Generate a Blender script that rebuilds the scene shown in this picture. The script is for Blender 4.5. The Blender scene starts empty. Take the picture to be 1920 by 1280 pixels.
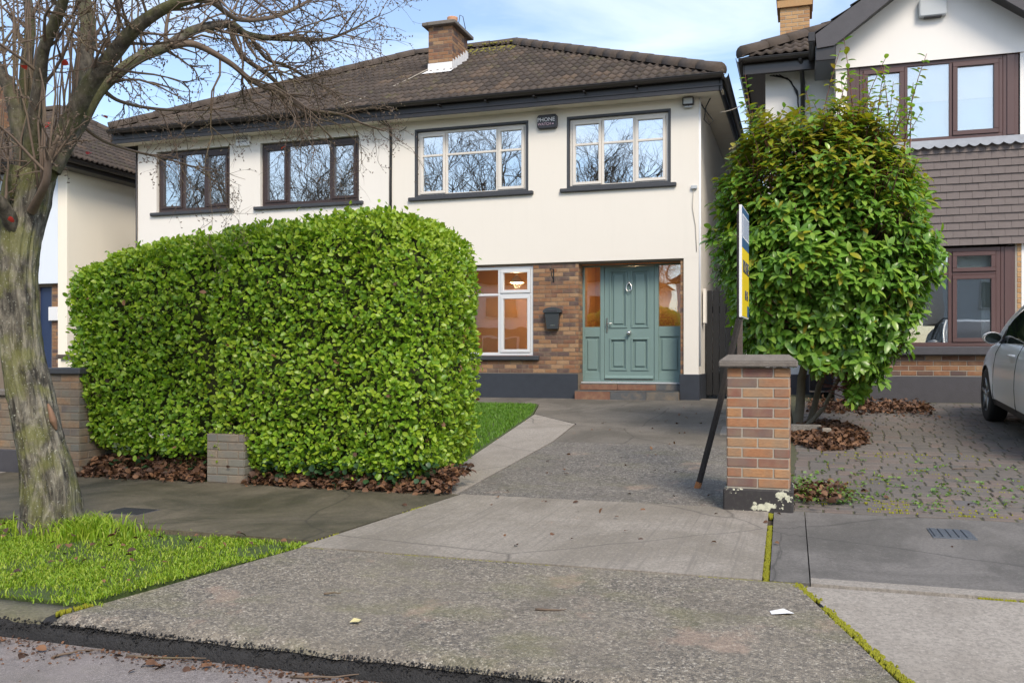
import bpy, bmesh, math, random
import numpy as np
from mathutils import Vector, Matrix, noise as mnoise
random.seed(7); RNG = np.random.default_rng(7)
scene = bpy.context.scene
C = scene.collection
R = math.radians

# ------------------------------------------------------------ camera, sky, sun, exposure
CAM_Z = 1.15; YAW = 17.8
cam = bpy.data.cameras.new('camera'); camo = bpy.data.objects.new('camera', cam); C.objects.link(camo)
camo.location = (0, 0, CAM_Z); camo.rotation_euler = (R(90), 0, R(YAW))
cam.sensor_width = 36; cam.lens = 1690 / 1920 * 36; cam.shift_y = 30 / 1920
cam.clip_start = 0.05; cam.clip_end = 3000
scene.camera = camo

SUN_EL, SUN_AZ = 44.0, 146.0        # degrees; azimuth from +Y towards +X
world = bpy.data.worlds.new('World'); scene.world = world; world.use_nodes = True
wn, wl = world.node_tree.nodes, world.node_tree.links
wn.clear()
wo_ = wn.new('ShaderNodeOutputWorld'); bg = wn.new('ShaderNodeBackground'); sky = wn.new('ShaderNodeTexSky')
sky.sky_type = 'NISHITA'; sky.sun_disc = False
sky.altitude = 50; sky.sun_elevation = R(SUN_EL); sky.sun_rotation = R(SUN_AZ)
sky.air_density = 1.0; sky.dust_density = 1.2; sky.ozone_density = 1.5
tcw = wn.new('ShaderNodeTexCoord'); mpw = wn.new('ShaderNodeMapping'); mpw.inputs['Scale'].default_value = (1.2, 1.2, 5.0)
mpw.inputs['Rotation'].default_value = (0.15, 0.1, 0.6)
nzw = wn.new('ShaderNodeTexNoise'); nzw.inputs['Scale'].default_value = 1.9; nzw.inputs['Detail'].default_value = 7
nzw.inputs['Roughness'].default_value = 0.55; nzw.inputs['Distortion'].default_value = 0.5
rpw = wn.new('ShaderNodeValToRGB'); rpw.color_ramp.elements[0].position = 0.46; rpw.color_ramp.elements[1].position = 0.84
rpw.color_ramp.elements[0].color = (0.05, 0.05, 0.05, 1); rpw.color_ramp.elements[1].color = (0.75, 0.75, 0.75, 1)
mxw = wn.new('ShaderNodeMixRGB'); mxw.inputs['Color2'].default_value = (6.6, 6.8, 7.1, 1)
wl.new(tcw.outputs['Generated'], mpw.inputs['Vector']); wl.new(mpw.outputs['Vector'], nzw.inputs['Vector'])
wl.new(nzw.outputs['Fac'], rpw.inputs['Fac']); wl.new(rpw.outputs['Color'], mxw.inputs['Fac'])
wl.new(sky.outputs['Color'], mxw.inputs['Color1']); wl.new(mxw.outputs['Color'], bg.inputs['Color'])
bg.inputs['Strength'].default_value = 0.13
wl.new(bg.outputs['Background'], wo_.inputs['Surface'])

sun = bpy.data.lights.new('sun', 'SUN'); suno = bpy.data.objects.new('sun', sun); C.objects.link(suno)
sun.energy = 1.85; sun.angle = R(20); sun.color = (1.0, 0.88, 0.72)
sv = Vector((math.sin(R(SUN_AZ)) * math.cos(R(SUN_EL)), math.cos(R(SUN_AZ)) * math.cos(R(SUN_EL)), math.sin(R(SUN_EL))))
suno.rotation_euler = sv.to_track_quat('Z', 'Y').to_euler(); suno.location = (0, 0, 30)

scene.view_settings.view_transform = 'Standard'; scene.view_settings.look = 'None'
scene.view_settings.gamma = 1; scene.view_settings.use_curve_mapping = False
scene.view_settings.exposure = 0.95

# ------------------------------------------------------------ materials
class NT:
    def __init__(s, name):
        s.m = bpy.data.materials.new(name); s.m.use_nodes = True
        s.n, s.l = s.m.node_tree.nodes, s.m.node_tree.links
        s.b = s.n['Principled BSDF']; s.o = s.n['Material Output']
        tc = s.n.new('ShaderNodeTexCoord'); s.P = tc.outputs['Object']
        g = s.n.new('ShaderNodeNewGeometry'); s.W = g.outputs['Position']; s.isl = g.outputs['Random Per Island']
        s.orand = s.n.new('ShaderNodeObjectInfo').outputs['Random']
    def math(s, op, a, b=0.0, clamp=False):
        n = s.n.new('ShaderNodeMath'); n.operation = op; n.use_clamp = clamp
        for i, v in enumerate((a, b)):
            if isinstance(v, (int, float)): n.inputs[i].default_value = v
            else: s.l.new(v, n.inputs[i])
        return n.outputs[0]
    def map(s, scale=(1, 1, 1), rot=(0, 0, 0), src=None):
        n = s.n.new('ShaderNodeMapping'); n.inputs['Scale'].default_value = scale; n.inputs['Rotation'].default_value = rot
        s.l.new(src or s.W, n.inputs['Vector']); return n.outputs[0]
    def noise(s, scale, detail=4, rough=0.55, src=None, dist=0.0):
        n = s.n.new('ShaderNodeTexNoise'); n.inputs['Scale'].default_value = scale; n.inputs['Detail'].default_value = detail
        n.inputs['Roughness'].default_value = rough; n.inputs['Distortion'].default_value = dist
        s.l.new(src or s.W, n.inputs['Vector']); return n.outputs['Fac']
    def voro(s, scale, feat='F1', src=None, out='Distance'):
        n = s.n.new('ShaderNodeTexVoronoi'); n.inputs['Scale'].default_value = scale; n.feature = feat
        s.l.new(src or s.W, n.inputs['Vector']); return n.outputs[out]
    def ramp(s, f, stops, interp='LINEAR'):
        n = s.n.new('ShaderNodeValToRGB'); cr = n.color_ramp; cr.interpolation = interp
        while len(cr.elements) < len(stops): cr.elements.new(0.5)
        for e, (p, c) in zip(cr.elements, stops):
            e.position = p
            e.color = (c, c, c, 1) if isinstance(c, (int, float)) else (*c, 1)
        s.l.new(f, n.inputs['Fac']); return n.outputs['Color']
    def mix(s, f, a, b, mode='MIX'):
        n = s.n.new('ShaderNodeMixRGB'); n.blend_type = mode
        for k, v in (('Fac', f), ('Color1', a), ('Color2', b)):
            if isinstance(v, (int, float)): n.inputs[k].default_value = v if k == 'Fac' else (v, v, v, 1)
            elif isinstance(v, tuple): n.inputs[k].default_value = (*v, 1)
            else: s.l.new(v, n.inputs[k])
        return n.outputs['Color']
    def rnd(s):      # one number per object and per loose piece
        return s.math('FRACT', s.math('ADD', s.orand, s.isl))
    def col(s, c):
        if isinstance(c, tuple): s.b.inputs['Base Color'].default_value = (*c, 1)
        else: s.l.new(c, s.b.inputs['Base Color'])
    def rough(s, r):
        if isinstance(r, (int, float)): s.b.inputs['Roughness'].default_value = r
        else: s.l.new(r, s.b.inputs['Roughness'])
    def bump(s, h, strength=0.5, dist=0.01):
        n = s.n.new('ShaderNodeBump'); n.inputs['Strength'].default_value = strength; n.inputs['Distance'].default_value = dist
        s.l.new(h, n.inputs['Height']); s.l.new(n.outputs['Normal'], s.b.inputs['Normal'])

def mul(c, k): return tuple(x * k for x in c)
def simple(name, c, rough=0.6, var=0.12, scale=6, bump=0.0, bscale=80, metal=0.0, spec=0.5, big=1.3):
    t = NT(name)
    f = t.noise(scale, 5, 0.6); g = t.noise(big, 3)
    k = t.mix(f, mul(c, 1 - var), mul(c, 1 + var))
    t.col(t.mix(t.math('MULTIPLY', g, 0.35), k, mul(c, 1 - 1.6 * var)))
    t.rough(rough); t.b.inputs['Metallic'].default_value = metal; t.b.inputs['Specular IOR Level'].default_value = spec
    if bump: t.bump(t.noise(bscale, 4), bump, 0.01)
    return t.m

def m_render(name, c):
    t = NT(name)
    a = t.noise(0.8, 4, 0.6); st = t.noise(1.0, 5, 0.65, t.map((5, 5, 0.35)))
    k = t.mix(t.math('MULTIPLY', a, 0.5), c, mul(c, 0.90))
    k = t.mix(t.ramp(st, [(0.52, 0.0), (0.80, 0.28)]), k, mul(c, 0.88))
    k = t.mix(t.ramp(t.noise(14, 3), [(0.66, 0.0), (0.8, 0.25)]), k, mul(c, 0.86))
    t.col(k); t.rough(0.85); t.bump(t.noise(160, 3), 0.25, 0.004); return t.m

def m_brick(name, cols, dark=0.0):
    t = NT(name); r = t.rnd()
    n = len(cols); stops = [(i / n, c) for i, c in enumerate(cols)]
    k = t.ramp(r, stops, 'CONSTANT')
    k = t.mix(t.ramp(t.noise(45, 4, 0.65, t.map((0.6, 0.6, 2.2))), [(0.35, 0.0), (0.75, 0.6)]), k, mul(cols[0], 0.45))
    k = t.mix(t.ramp(t.noise(8, 3), [(0.45, 0.0), (0.8, 0.35)]), k, (0.38, 0.27, 0.15))
    if dark: k = t.mix(t.ramp(t.noise(5, 5), [(0.4, 0.0), (0.62, dark)]), k, (0.16, 0.17, 0.14))
    t.col(k); t.rough(0.85); t.bump(t.noise(140, 4, 0.7), 0.5, 0.004); return t.m

def m_leaf(name, c1, c2, c3, rough=0.35, trans=0.3):
    t = NT(name); r = t.rnd()
    k = t.ramp(r, [(0.0, c1), (0.5, c2), (1.0, c3)])
    t.col(k); t.rough(rough)
    tr = t.n.new('ShaderNodeBsdfTranslucent'); mx = t.n.new('ShaderNodeMixShader'); mx.inputs[0].default_value = trans
    t.l.new(t.mix(1.0, k, (1.0, 1.0, 0.45), 'MULTIPLY'), tr.inputs['Color'])
    t.l.new(t.b.outputs[0], mx.inputs[1]); t.l.new(tr.outputs[0], mx.inputs[2]); t.l.new(mx.outputs[0], t.o.inputs['Surface'])
    return t.m

def m_glass(name, refl, tint=(0.95, 0.98, 1.0)):
    m = bpy.data.materials.new(name); m.use_nodes = True; n, l = m.node_tree.nodes, m.node_tree.links
    n.clear(); o = n.new('ShaderNodeOutputMaterial'); mx = n.new('ShaderNodeMixShader'); g = n.new('ShaderNodeBsdfGlossy'); tr = n.new('ShaderNodeBsdfTransparent')
    lw = n.new('ShaderNodeLayerWeight'); lw.inputs['Blend'].default_value = 0.25
    ad = n.new('ShaderNodeMath'); ad.operation = 'MULTIPLY_ADD'; ad.inputs[1].default_value = 0.6; ad.inputs[2].default_value = refl; ad.use_clamp = True
    nz = n.new('ShaderNodeTexNoise'); nz.inputs['Scale'].default_value = 2.2; nz.inputs['Detail'].default_value = 1
    ge = n.new('ShaderNodeNewGeometry'); l.new(ge.outputs['Position'], nz.inputs['Vector'])
    bp = n.new('ShaderNodeBump'); bp.inputs['Strength'].default_value = 0.035; bp.inputs['Distance'].default_value = 0.03
    l.new(nz.outputs['Fac'], bp.inputs['Height']); l.new(bp.outputs['Normal'], g.inputs['Normal'])
    l.new(lw.outputs['Fresnel'], ad.inputs[0]); l.new(ad.outputs[0], mx.inputs[0])
    g.inputs['Roughness'].default_value = 0.0; g.inputs['Color'].default_value = (*tint, 1); tr.inputs['Color'].default_value = (0.85, 0.9, 0.9, 1)
    l.new(tr.outputs[0], mx.inputs[1]); l.new(g.outputs[0], mx.inputs[2]); l.new(mx.outputs[0], o.inputs['Surface'])
    return m

def m_concrete(name, c, stain, amount, groove=False, wet=0.0, scale=1.0):
    t = NT(name)
    k = t.mix(t.noise(30 * scale, 6, 0.7), mul(c, 0.72), mul(c, 1.22))
    k = t.mix(t.ramp(t.noise(0.75, 7, 0.68, dist=0.8), [(0.42, 0.0), (0.50, 0.5 * amount), (0.58, min(1, amount))]), k, stain)
    k = t.mix(t.ramp(t.noise(2.6, 6, 0.7, t.map((1, 0.45, 1), (0, 0, 0.5))), [(0.48, 0.0), (0.62, 0.6 * amount)]), k, mul(stain, 0.8))
    k = t.mix(t.ramp(t.noise(11, 4, 0.6), [(0.60, 0.0), (0.70, 0.35)]), k, mul(c, 1.25))
    k = t.mix(t.ramp(t.noise(90, 2), [(0.62, 0.0), (0.72, 0.5)]), k, mul(c, 0.35))
    k = t.mix(t.ramp(t.noise(4, 5, 0.7), [(0.55, 0), (0.8, 0.4)]), k, mul(c, 0.6))
    k = t.mix(t.ramp(t.noise(48, 3, 0.7), [(0.42, 0.55), (0.52, 0.0)]), k, mul(c, 0.5)); k = t.mix(t.ramp(t.noise(55, 3, 0.7, t.map((1, 1, 1), (0, 0, 2))), [(0.58, 0.0), (0.68, 0.6)]), k, mul(c, 1.35))
    cr = t.voro(0.55, 'DISTANCE_TO_EDGE', t.mix(0.12, t.W, t.n.new('ShaderNodeTexNoise').outputs['Color'])); k = t.mix(t.ramp(cr, [(0.0, 0.75), (0.006, 0.0)]), k, mul(c, 0.25))
    h = t.noise(120, 5, 0.7)
    if groove:
        w = t.noise(1, 3, 0.6, t.map((36, 0.6, 1), (0, 0, R(4))))
        k = t.mix(t.ramp(w, [(0.52, 0.0), (0.66, 0.6)]), k, mul(c, 0.55)); h = t.math('ADD', h, t.math('MULTIPLY', w, 2.0))
    t.col(k); t.rough(t.ramp(t.noise(1.4, 4), [(0.3, 0.85 - wet), (0.7, 0.9)])); t.bump(h, 0.35, 0.006); return t.m

def m_aggregate(name, lo, mid, hi, moss=0.3, size=1.0, worn=0.5):
    t = NT(name)
    v = t.voro(95 * size, 'F1', out='Color'); sep = t.n.new('ShaderNodeSeparateColor'); t.l.new(v, sep.inputs[0])
    d = t.voro(95 * size)
    k = t.ramp(sep.outputs[0], [(0.0, lo), (0.20, mul(lo, 1.6)), (0.26, mul(mid, 0.8)), (0.62, mid), (0.85, mul(mid, 1.2)), (0.95, hi)])
    k = t.mix(t.ramp(t.noise(26 * size, 4, 0.65), [(0.48, 0.0), (0.60, 0.65)]), k, mul(lo, 0.9))
    k = t.mix(t.ramp(t.noise(0.8, 6, 0.62, dist=0.6), [(0.42, 0.0), (0.60, worn)]), k, mul(mid, 1.15))
    k = t.mix(t.ramp(t.noise(3.1, 5, 0.65), [(0.50, 0.0), (0.66, 0.45)]), k, mul(mid, 0.55))
    k = t.mix(t.ramp(t.noise(1.3, 6, 0.7, t.map((1, 1.7, 1))), [(0.50, 0.0), (0.66, moss)]), k, (0.165, 0.165, 0.06))
    k = t.mix(t.ramp(t.noise(2.4, 5, 0.65, t.map((1, 1, 1), (0, 0, 1.0))), [(0.60, 0.0), (0.68, 0.32)]), k, (0.42, 0.29, 0.215))
    k = t.mix(t.ramp(t.noise(60 * size, 2), [(0.70, 0.0), (0.76, 0.8)]), k, hi)
    t.col(k); t.rough(0.85); t.bump(t.math('SUBTRACT', 1.0, d), 0.6, 0.010); return t.m

MAT = {}
MAT['cream'] = m_render('cream_render', (0.735, 0.695, 0.625))
MAT['white'] = m_render('white_render', (0.745, 0.715, 0.665))
MAT['nbwhite'] = m_render('neighbour_render', (0.78, 0.76, 0.73))
MAT['lcream'] = m_render('left_cream_render', (0.85, 0.785, 0.66))
MAT['lshade'] = m_render('left_shaded_render', (0.70, 0.76, 0.83))  # white wall with the blue of sky shade put into its colour
MAT['soffit'] = simple('soffit_paint', (0.74, 0.67, 0.55), 0.6, 0.06)
MAT['plinth'] = simple('navy_plinth_paint', (0.030, 0.036, 0.048), 0.55, 0.3, 9, 0.3, 60)
MAT['plinth2'] = simple('grey_plinth_paint', (0.062, 0.060, 0.068), 0.6, 0.25, 9, 0.3, 60)
MAT['mortar'] = simple('mortar', (0.20, 0.16, 0.12), 0.95, 0.25, 40, 0.4, 150)
MAT['mortar2'] = simple('pale_mortar', (0.34, 0.31, 0.26), 0.95, 0.2, 40, 0.4, 150)
BR = [(0.25, 0.125, 0.062), (0.31, 0.175, 0.09), (0.18, 0.085, 0.052), (0.28, 0.15, 0.075), (0.35, 0.215, 0.12), (0.095, 0.066, 0.064), (0.26, 0.125, 0.065), (0.13, 0.078, 0.062)]
MAT['brick'] = m_brick('house_brick', BR)
MAT['pillar_brick'] = m_brick('pillar_brick', [(0.35, 0.165, 0.08), (0.40, 0.215, 0.105), (0.19, 0.088, 0.075), (0.31, 0.135, 0.07), (0.155, 0.088, 0.082), (0.39, 0.20, 0.09), (0.22, 0.10, 0.075)], 0.35)
MAT['old_brick'] = m_brick('weathered_brick', [(0.17, 0.12, 0.085), (0.22, 0.16, 0.11), (0.15, 0.12, 0.10), (0.26, 0.16, 0.09), (0.13, 0.11, 0.10)], 0.6)
MAT['grey_brick'] = m_brick('mossy_grey_brick', [(0.20, 0.18, 0.15), (0.16, 0.15, 0.14), (0.24, 0.19, 0.14), (0.18, 0.165, 0.15)], 0.5)
MAT['tan_brick'] = m_brick('tan_chimney_brick', [(0.46, 0.27, 0.12), (0.42, 0.235, 0.10), (0.50, 0.30, 0.14), (0.38, 0.20, 0.09)])
MAT['darkwood'] = simple('dark_fascia', (0.028, 0.026, 0.027), 0.4, 0.2)
MAT['gutter'] = simple('gutter_plastic', (0.032, 0.027, 0.024), 0.3, 0.2)
MAT['brownpvc'] = simple('dark_brown_frame', (0.045, 0.028, 0.025), 0.35, 0.15)
MAT['maroon'] = simple('maroon_brown_frame', (0.088, 0.046, 0.042), 0.4, 0.12)
MAT['offwhite'] = simple('off_white_frame', (0.66, 0.62, 0.56), 0.4, 0.04)
MAT['greywhite'] = simple('grey_white_frame', (0.62, 0.63, 0.64), 0.4, 0.04)
MAT['sill'] = simple('dark_sill_paint', (0.045, 0.048, 0.055), 0.5, 0.2, 10, 0.2)
MAT['green'] = simple('sage_green_paint', (0.165, 0.245, 0.232), 0.45, 0.05, 4, 0.08, 40)
MAT['steel'] = simple('brushed_steel', (0.72, 0.71, 0.68), 0.25, 0.05, metal=1.0)
MAT['glass'] = m_glass('window_glass', 0.52)
MAT['clear'] = m_glass('clear_glass', 0.20)
MAT['glass2'] = m_glass('bay_glass', 0.30)
MAT['carglass'] = m_glass('car_glass', 0.22, (0.85, 0.95, 0.92))
MAT['room'] = simple('room_plaster_dark', (0.16, 0.15, 0.14), 0.9, 0.1)
MAT['orange'] = simple('orange_room_wall', (0.55, 0.26, 0.085), 0.8, 0.06, 2)
MAT['curtain'] = simple('curtain_cloth', (0.62, 0.62, 0.60), 0.9, 0.08, 10)
MAT['blind'] = simple('white_blind', (0.90, 0.88, 0.86), 0.85, 0.03)
MAT['reflected_sky'] = simple('reflected_sky_blue', (0.60, 0.74, 0.82), 0.85, 0.03)  # sky reflection as a flat colour
MAT['lead'] = simple('lead_sheet', (0.27, 0.29, 0.32), 0.5, 0.25, 12, 0.2, 30)
MAT['flash'] = simple('white_flashing', (0.70, 0.70, 0.70), 0.6, 0.12, 15, 0.3, 40)
MAT['slab'] = simple('weathered_cap_stone', (0.17, 0.15, 0.13), 0.9, 0.35, 14, 0.6, 90)
MAT['pot'] = simple('terracotta_pot', (0.50, 0.27, 0.16), 0.85, 0.12)
MAT['black'] = simple('black_paint', (0.014, 0.014, 0.015), 0.5, 0.3)
MAT['cable'] = simple('cable_rubber', (0.02, 0.02, 0.02), 0.6, 0.2)
MAT['palecable'] = simple('pale_cable', (0.40, 0.36, 0.30), 0.7, 0.2)
MAT['navy'] = simple('navy_door_paint', (0.018, 0.035, 0.09), 0.45, 0.15)
MAT['tile_step'] = m_brick('slate_step_tile', [(0.10, 0.105, 0.11), (0.22, 0.10, 0.06), (0.085, 0.10, 0.11), (0.14, 0.13, 0.115)])
MAT['whiteplastic'] = simple('white_plastic', (0.72, 0.73, 0.74), 0.45, 0.04)
MAT['greyplastic'] = simple('grey_plastic', (0.45, 0.48, 0.50), 0.5, 0.08)
MAT['charplastic'] = simple('charcoal_plastic', (0.035, 0.034, 0.04), 0.45, 0.1)
MAT['mailbox'] = simple('mailbox_paint', (0.045, 0.052, 0.058), 0.4, 0.15)
MAT['ink_white'] = simple('white_ink', (0.8, 0.8, 0.8), 0.6, 0.01)
MAT['ink_pink'] = simple('pink_ink', (0.62, 0.42, 0.47), 0.6, 0.01)
MAT['ink_navy'] = simple('navy_ink', (0.02, 0.035, 0.09), 0.6, 0.01)
MAT['board_yellow'] = simple('sign_yellow', (0.80, 0.58, 0.01), 0.4, 0.03)
MAT['board_blue'] = simple('sign_blue', (0.02, 0.085, 0.22), 0.4, 0.05)
MAT['wood_dark'] = simple('dark_timber', (0.035, 0.028, 0.024), 0.8, 0.4, 20, 0.5, 60)
MAT['wood_grey'] = simple('brown_timber', (0.10, 0.078, 0.066), 0.85, 0.3, 20, 0.5, 60)
MAT['wood_end'] = simple('orange_cut_timber', (0.42, 0.17, 0.06), 0.8, 0.15)
def m_tile():
    t = NT('concrete_roof_tile'); r = t.rnd()
    k = t.ramp(r, [(0, (0.046, 0.036, 0.030)), (0.5, (0.066, 0.051, 0.042)), (0.9, (0.088, 0.067, 0.053)), (1.0, (0.115, 0.08, 0.056))])
    k = t.mix(t.ramp(t.noise(28, 5, 0.7), [(0.4, 0.0), (0.75, 0.6)]), k, (0.034, 0.030, 0.026))
    k = t.mix(t.ramp(t.noise(2.4, 6, 0.7), [(0.56, 0.0), (0.72, 0.6)]), k, (0.115, 0.108, 0.042))
    t.col(k); t.rough(0.92); t.bump(t.noise(90, 4, 0.7), 0.6, 0.006); return t.m
MAT['tile'] = m_tile()
MAT['ridge'] = simple('ridge_tile_mortar', (0.085, 0.066, 0.053), 0.95, 0.35, 10, 0.6, 60)
MAT['moss_roof'] = simple('roof_moss', (0.20, 0.18, 0.03), 0.95, 0.4, 25, 0.8, 60)
MAT['hangtile'] = m_brick('hung_clay_tile', [(0.145, 0.118, 0.110), (0.16, 0.13, 0.12), (0.13, 0.108, 0.10), (0.17, 0.145, 0.135)])
# the brick streaks in the hung tiles are too warm for slate-brown clay: a plain one instead
MAT['hangtile'] = simple('hung_clay_tile_plain', (0.150, 0.125, 0.118), 0.8, 0.16, 18, 0.3, 70)

# ------------------------------------------------------------ object helpers
ORG = {}
def link(name, me, parent=None, org=(0, 0, 0), rot=None, scale=None):
    o = bpy.data.objects.new(name, me); C.objects.link(o)
    org = Vector(org); base = Vector((0, 0, 0))
    if parent is not None:
        o.parent = parent; base = ORG[parent.name]
    o.location = org - base
    if rot is not None: o.rotation_mode = 'QUATERNION'; o.rotation_quaternion = rot
    if scale is not None: o.scale = scale
    ORG[o.name] = org
    return o
def tag(o, label, cat, group=None, kind=None):
    o['label'] = label; o['category'] = cat
    if group: o['group'] = group
    if kind: o['kind'] = kind
    return o
def thing(name, label, cat, loc, group=None):
    o = bpy.data.objects.new(name, None); C.objects.link(o); o.location = loc; o.empty_display_size = 0.2
    ORG[o.name] = Vector(loc); return tag(o, label, cat, group)

class MB:
    def __init__(s): s.v = []; s.f = []; s.mi = []; s.sm = []
    def add(s, vs, fs, mi=0, smooth=False):
        b = len(s.v); s.v += [tuple(v) for v in vs]; s.f += [tuple(b + i for i in f) for f in fs]
        s.mi += [mi] * len(fs); s.sm += [smooth] * len(fs); return s
    def box(s, x0, x1, y0, y1, z0, z1, mi=0):
        v = [(x0, y0, z0), (x1, y0, z0), (x1, y1, z0), (x0, y1, z0), (x0, y0, z1), (x1, y0, z1), (x1, y1, z1), (x0, y1, z1)]
        return s.add(v, [(0, 3, 2, 1), (4, 5, 6, 7), (0, 1, 5, 4), (1, 2, 6, 5), (2, 3, 7, 6), (3, 0, 4, 7)], mi)
    def bbox(s, x0, x1, y0, y1, z0, z1, b=0.006, mi=0):      # box with chamfered edges
        bm = bmesh.new(); vs = [bm.verts.new(p) for p in ((x0, y0, z0), (x1, y0, z0), (x1, y1, z0), (x0, y1, z0), (x0, y0, z1), (x1, y0, z1), (x1, y1, z1), (x0, y1, z1))]
        for f in ((0, 3, 2, 1), (4, 5, 6, 7), (0, 1, 5, 4), (1, 2, 6, 5), (2, 3, 7, 6), (3, 0, 4, 7)): bm.faces.new([vs[i] for i in f])
        bmesh.ops.bevel(bm, geom=bm.edges[:], offset=b, segments=1, affect='EDGES')
        bm.verts.index_update(); s.add([v.co[:] for v in bm.verts], [[v.index for v in f.verts] for f in bm.faces], mi); bm.free(); return s
    def quad(s, a, b, c, d, mi=0): return s.add([a, b, c, d], [(0, 1, 2, 3)], mi)
    def tube(s, pts, rad, sides=6, mi=0, cap=True, smooth=True):
        pts = [Vector(p) for p in pts]; n = len(pts)
        rad = list(rad) if hasattr(rad, '__len__') else [rad] * n
        up = Vector((0.13, 0.31, 0.94)); vs = []; prev = None
        for i, p in enumerate(pts):
            t = (pts[min(i + 1, n - 1)] - pts[max(i - 1, 0)])
            t = t.normalized() if t.length > 1e-9 else Vector((0, 0, 1))
            a = prev if prev is not None else (t.cross(up) if abs(t.dot(up)) < 0.97 else t.cross(Vector((1, 0, 0))))
            a = (a - t * a.dot(t)); a = a.normalized() if a.length > 1e-6 else t.orthogonal().normalized()
            prev = a; b = t.cross(a)
            for k in range(sides):
                w = 2 * math.pi * k / sides; vs.append(p + (a * math.cos(w) + b * math.sin(w)) * rad[i])
        fs = [(i * sides + k, i * sides + (k + 1) % sides, (i + 1) * sides + (k + 1) % sides, (i + 1) * sides + k) for i in range(n - 1) for k in range(sides)]
        if cap: fs += [tuple(reversed(range(sides))), tuple((n - 1) * sides + k for k in range(sides))]
        return s.add(vs, fs, mi, smooth)
    def prism(s, poly, z0, z1, mi=0):       # polygon in plan, counter-clockwise
        n = len(poly); v = [(x, y, z0) for x, y in poly] + [(x, y, z1) for x, y in poly]
        return s.add(v, [tuple(reversed(range(n))), tuple(range(n, 2 * n))] + [(i, (i + 1) % n, n + (i + 1) % n, n + i) for i in range(n)], mi)
    def prism_y(s, poly, y0, y1, mi=0):     # polygon in x,z, counter-clockwise seen from -Y
        n = len(poly); v = [(x, y0, z) for x, z in poly] + [(x, y1, z) for x, z in poly]
        return s.add(v, [tuple(range(n)), tuple(reversed(range(n, 2 * n)))] + [((i + 1) % n, i, n + i, n + (i + 1) % n) for i in range(n)], mi)
    def prism_x(s, poly, x0, x1, mi=0):     # polygon in y,z
        n = len(poly); v = [(x0, y, z) for y, z in poly] + [(x1, y, z) for y, z in poly]
        return s.add(v, [tuple(reversed(range(n))), tuple(range(n, 2 * n))] + [(i, (i + 1) % n, n + (i + 1) % n, n + i) for i in range(n)], mi)
    def mesh(s, name, mats, org=(0, 0, 0)):
        me = bpy.data.meshes.new(name); ox, oy, oz = org
        me.from_pydata([(x - ox, y - oy, z - oz) for x, y, z in s.v], [], s.f)
        for m in (mats if isinstance(mats, (list, tuple)) else [mats]): me.materials.append(MAT[m] if isinstance(m, str) else m)
        me.polygons.foreach_set('material_index', s.mi); me.polygons.foreach_set('use_smooth', s.sm); me.update(); return me
    def build(s, name, mats, parent=None, org=None):
        if org is None:
            if parent is not None: org = ORG[parent.name]
            else:
                a = np.array(s.v); org = ((a[:, 0].min() + a[:, 0].max()) / 2, (a[:, 1].min() + a[:, 1].max()) / 2, a[:, 2].min())
        return link(name, s.mesh(name, mats, org), parent, org)
def struct(o): o['kind'] = 'structure'; return o
def stuff(o): o['kind'] = 'stuff'; return o

def lettering(body, size, mat, parent, pos, rotm, depth=0.002, name='lettering', sx=1.0, align='CENTER'):
    cu = bpy.data.curves.new('t', 'FONT'); cu.body = body; cu.size = size; cu.extrude = depth; cu.align_x = align; cu.align_y = 'CENTER'; cu.resolution_u = 3
    ob = bpy.data.objects.new('t', cu); C.objects.link(ob); bpy.context.view_layer.update()
    me = bpy.data.meshes.new_from_object(ob.evaluated_get(bpy.context.evaluated_depsgraph_get()))
    bpy.data.objects.remove(ob); bpy.data.curves.remove(cu)
    me.materials.clear(); me.materials.append(MAT[mat])
    q = rotm.to_quaternion()
    return link(name, me, parent, pos, q, (sx, 1, 1))
FRONT = Matrix(((1, 0, 0), (0, 0, -1), (0, 1, 0)))      # text facing -Y

# bricks: real pieces, a few shared meshes
BRICK_ME = {}
def brick_mesh(L, mat, h=0.065, d=0.10):
    key = (round(L, 3), mat, h, d)
    if key not in BRICK_ME:
        BRICK_ME[key] = MB().bbox(-L / 2, L / 2, 0, d, 0, h, 0.004).mesh('brick', mat)
    return BRICK_ME[key]
def brick_panel(parent, p0, length, z0, courses, mat, yaw=0.0, off=0, proud=0.004, unit=0.225, jit=0.0015, skip=None, h=0.065, course=0.075, minlen=0.03, d=0.10):
    """courses of bricks along a line from p0 in direction yaw; bricks' outer face looks to the right-hand side (-Y for yaw 0)"""
    ux, uy = math.cos(yaw), math.sin(yaw); q = Matrix.Rotation(yaw, 3, 'Z').to_quaternion(); n = 0
    for c in range(courses):
        s = -unit / 2 if (c + off) % 2 else 0.0
        while s < length - 0.001:
            a, b = max(s, 0), min(s + unit - 0.010, length)
            s += unit
            if b - a < minlen: continue
            m = (a + b) / 2; z = z0 + c * course
            if skip and skip(a, b, z): continue
            j = proud + random.uniform(-jit, jit)
            link('brick', brick_mesh(b - a, mat, h, d), parent, (p0[0] + ux * m + uy * j, p0[1] + uy * m - ux * j, z + 0.005), q); n += 1
    return n

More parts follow.
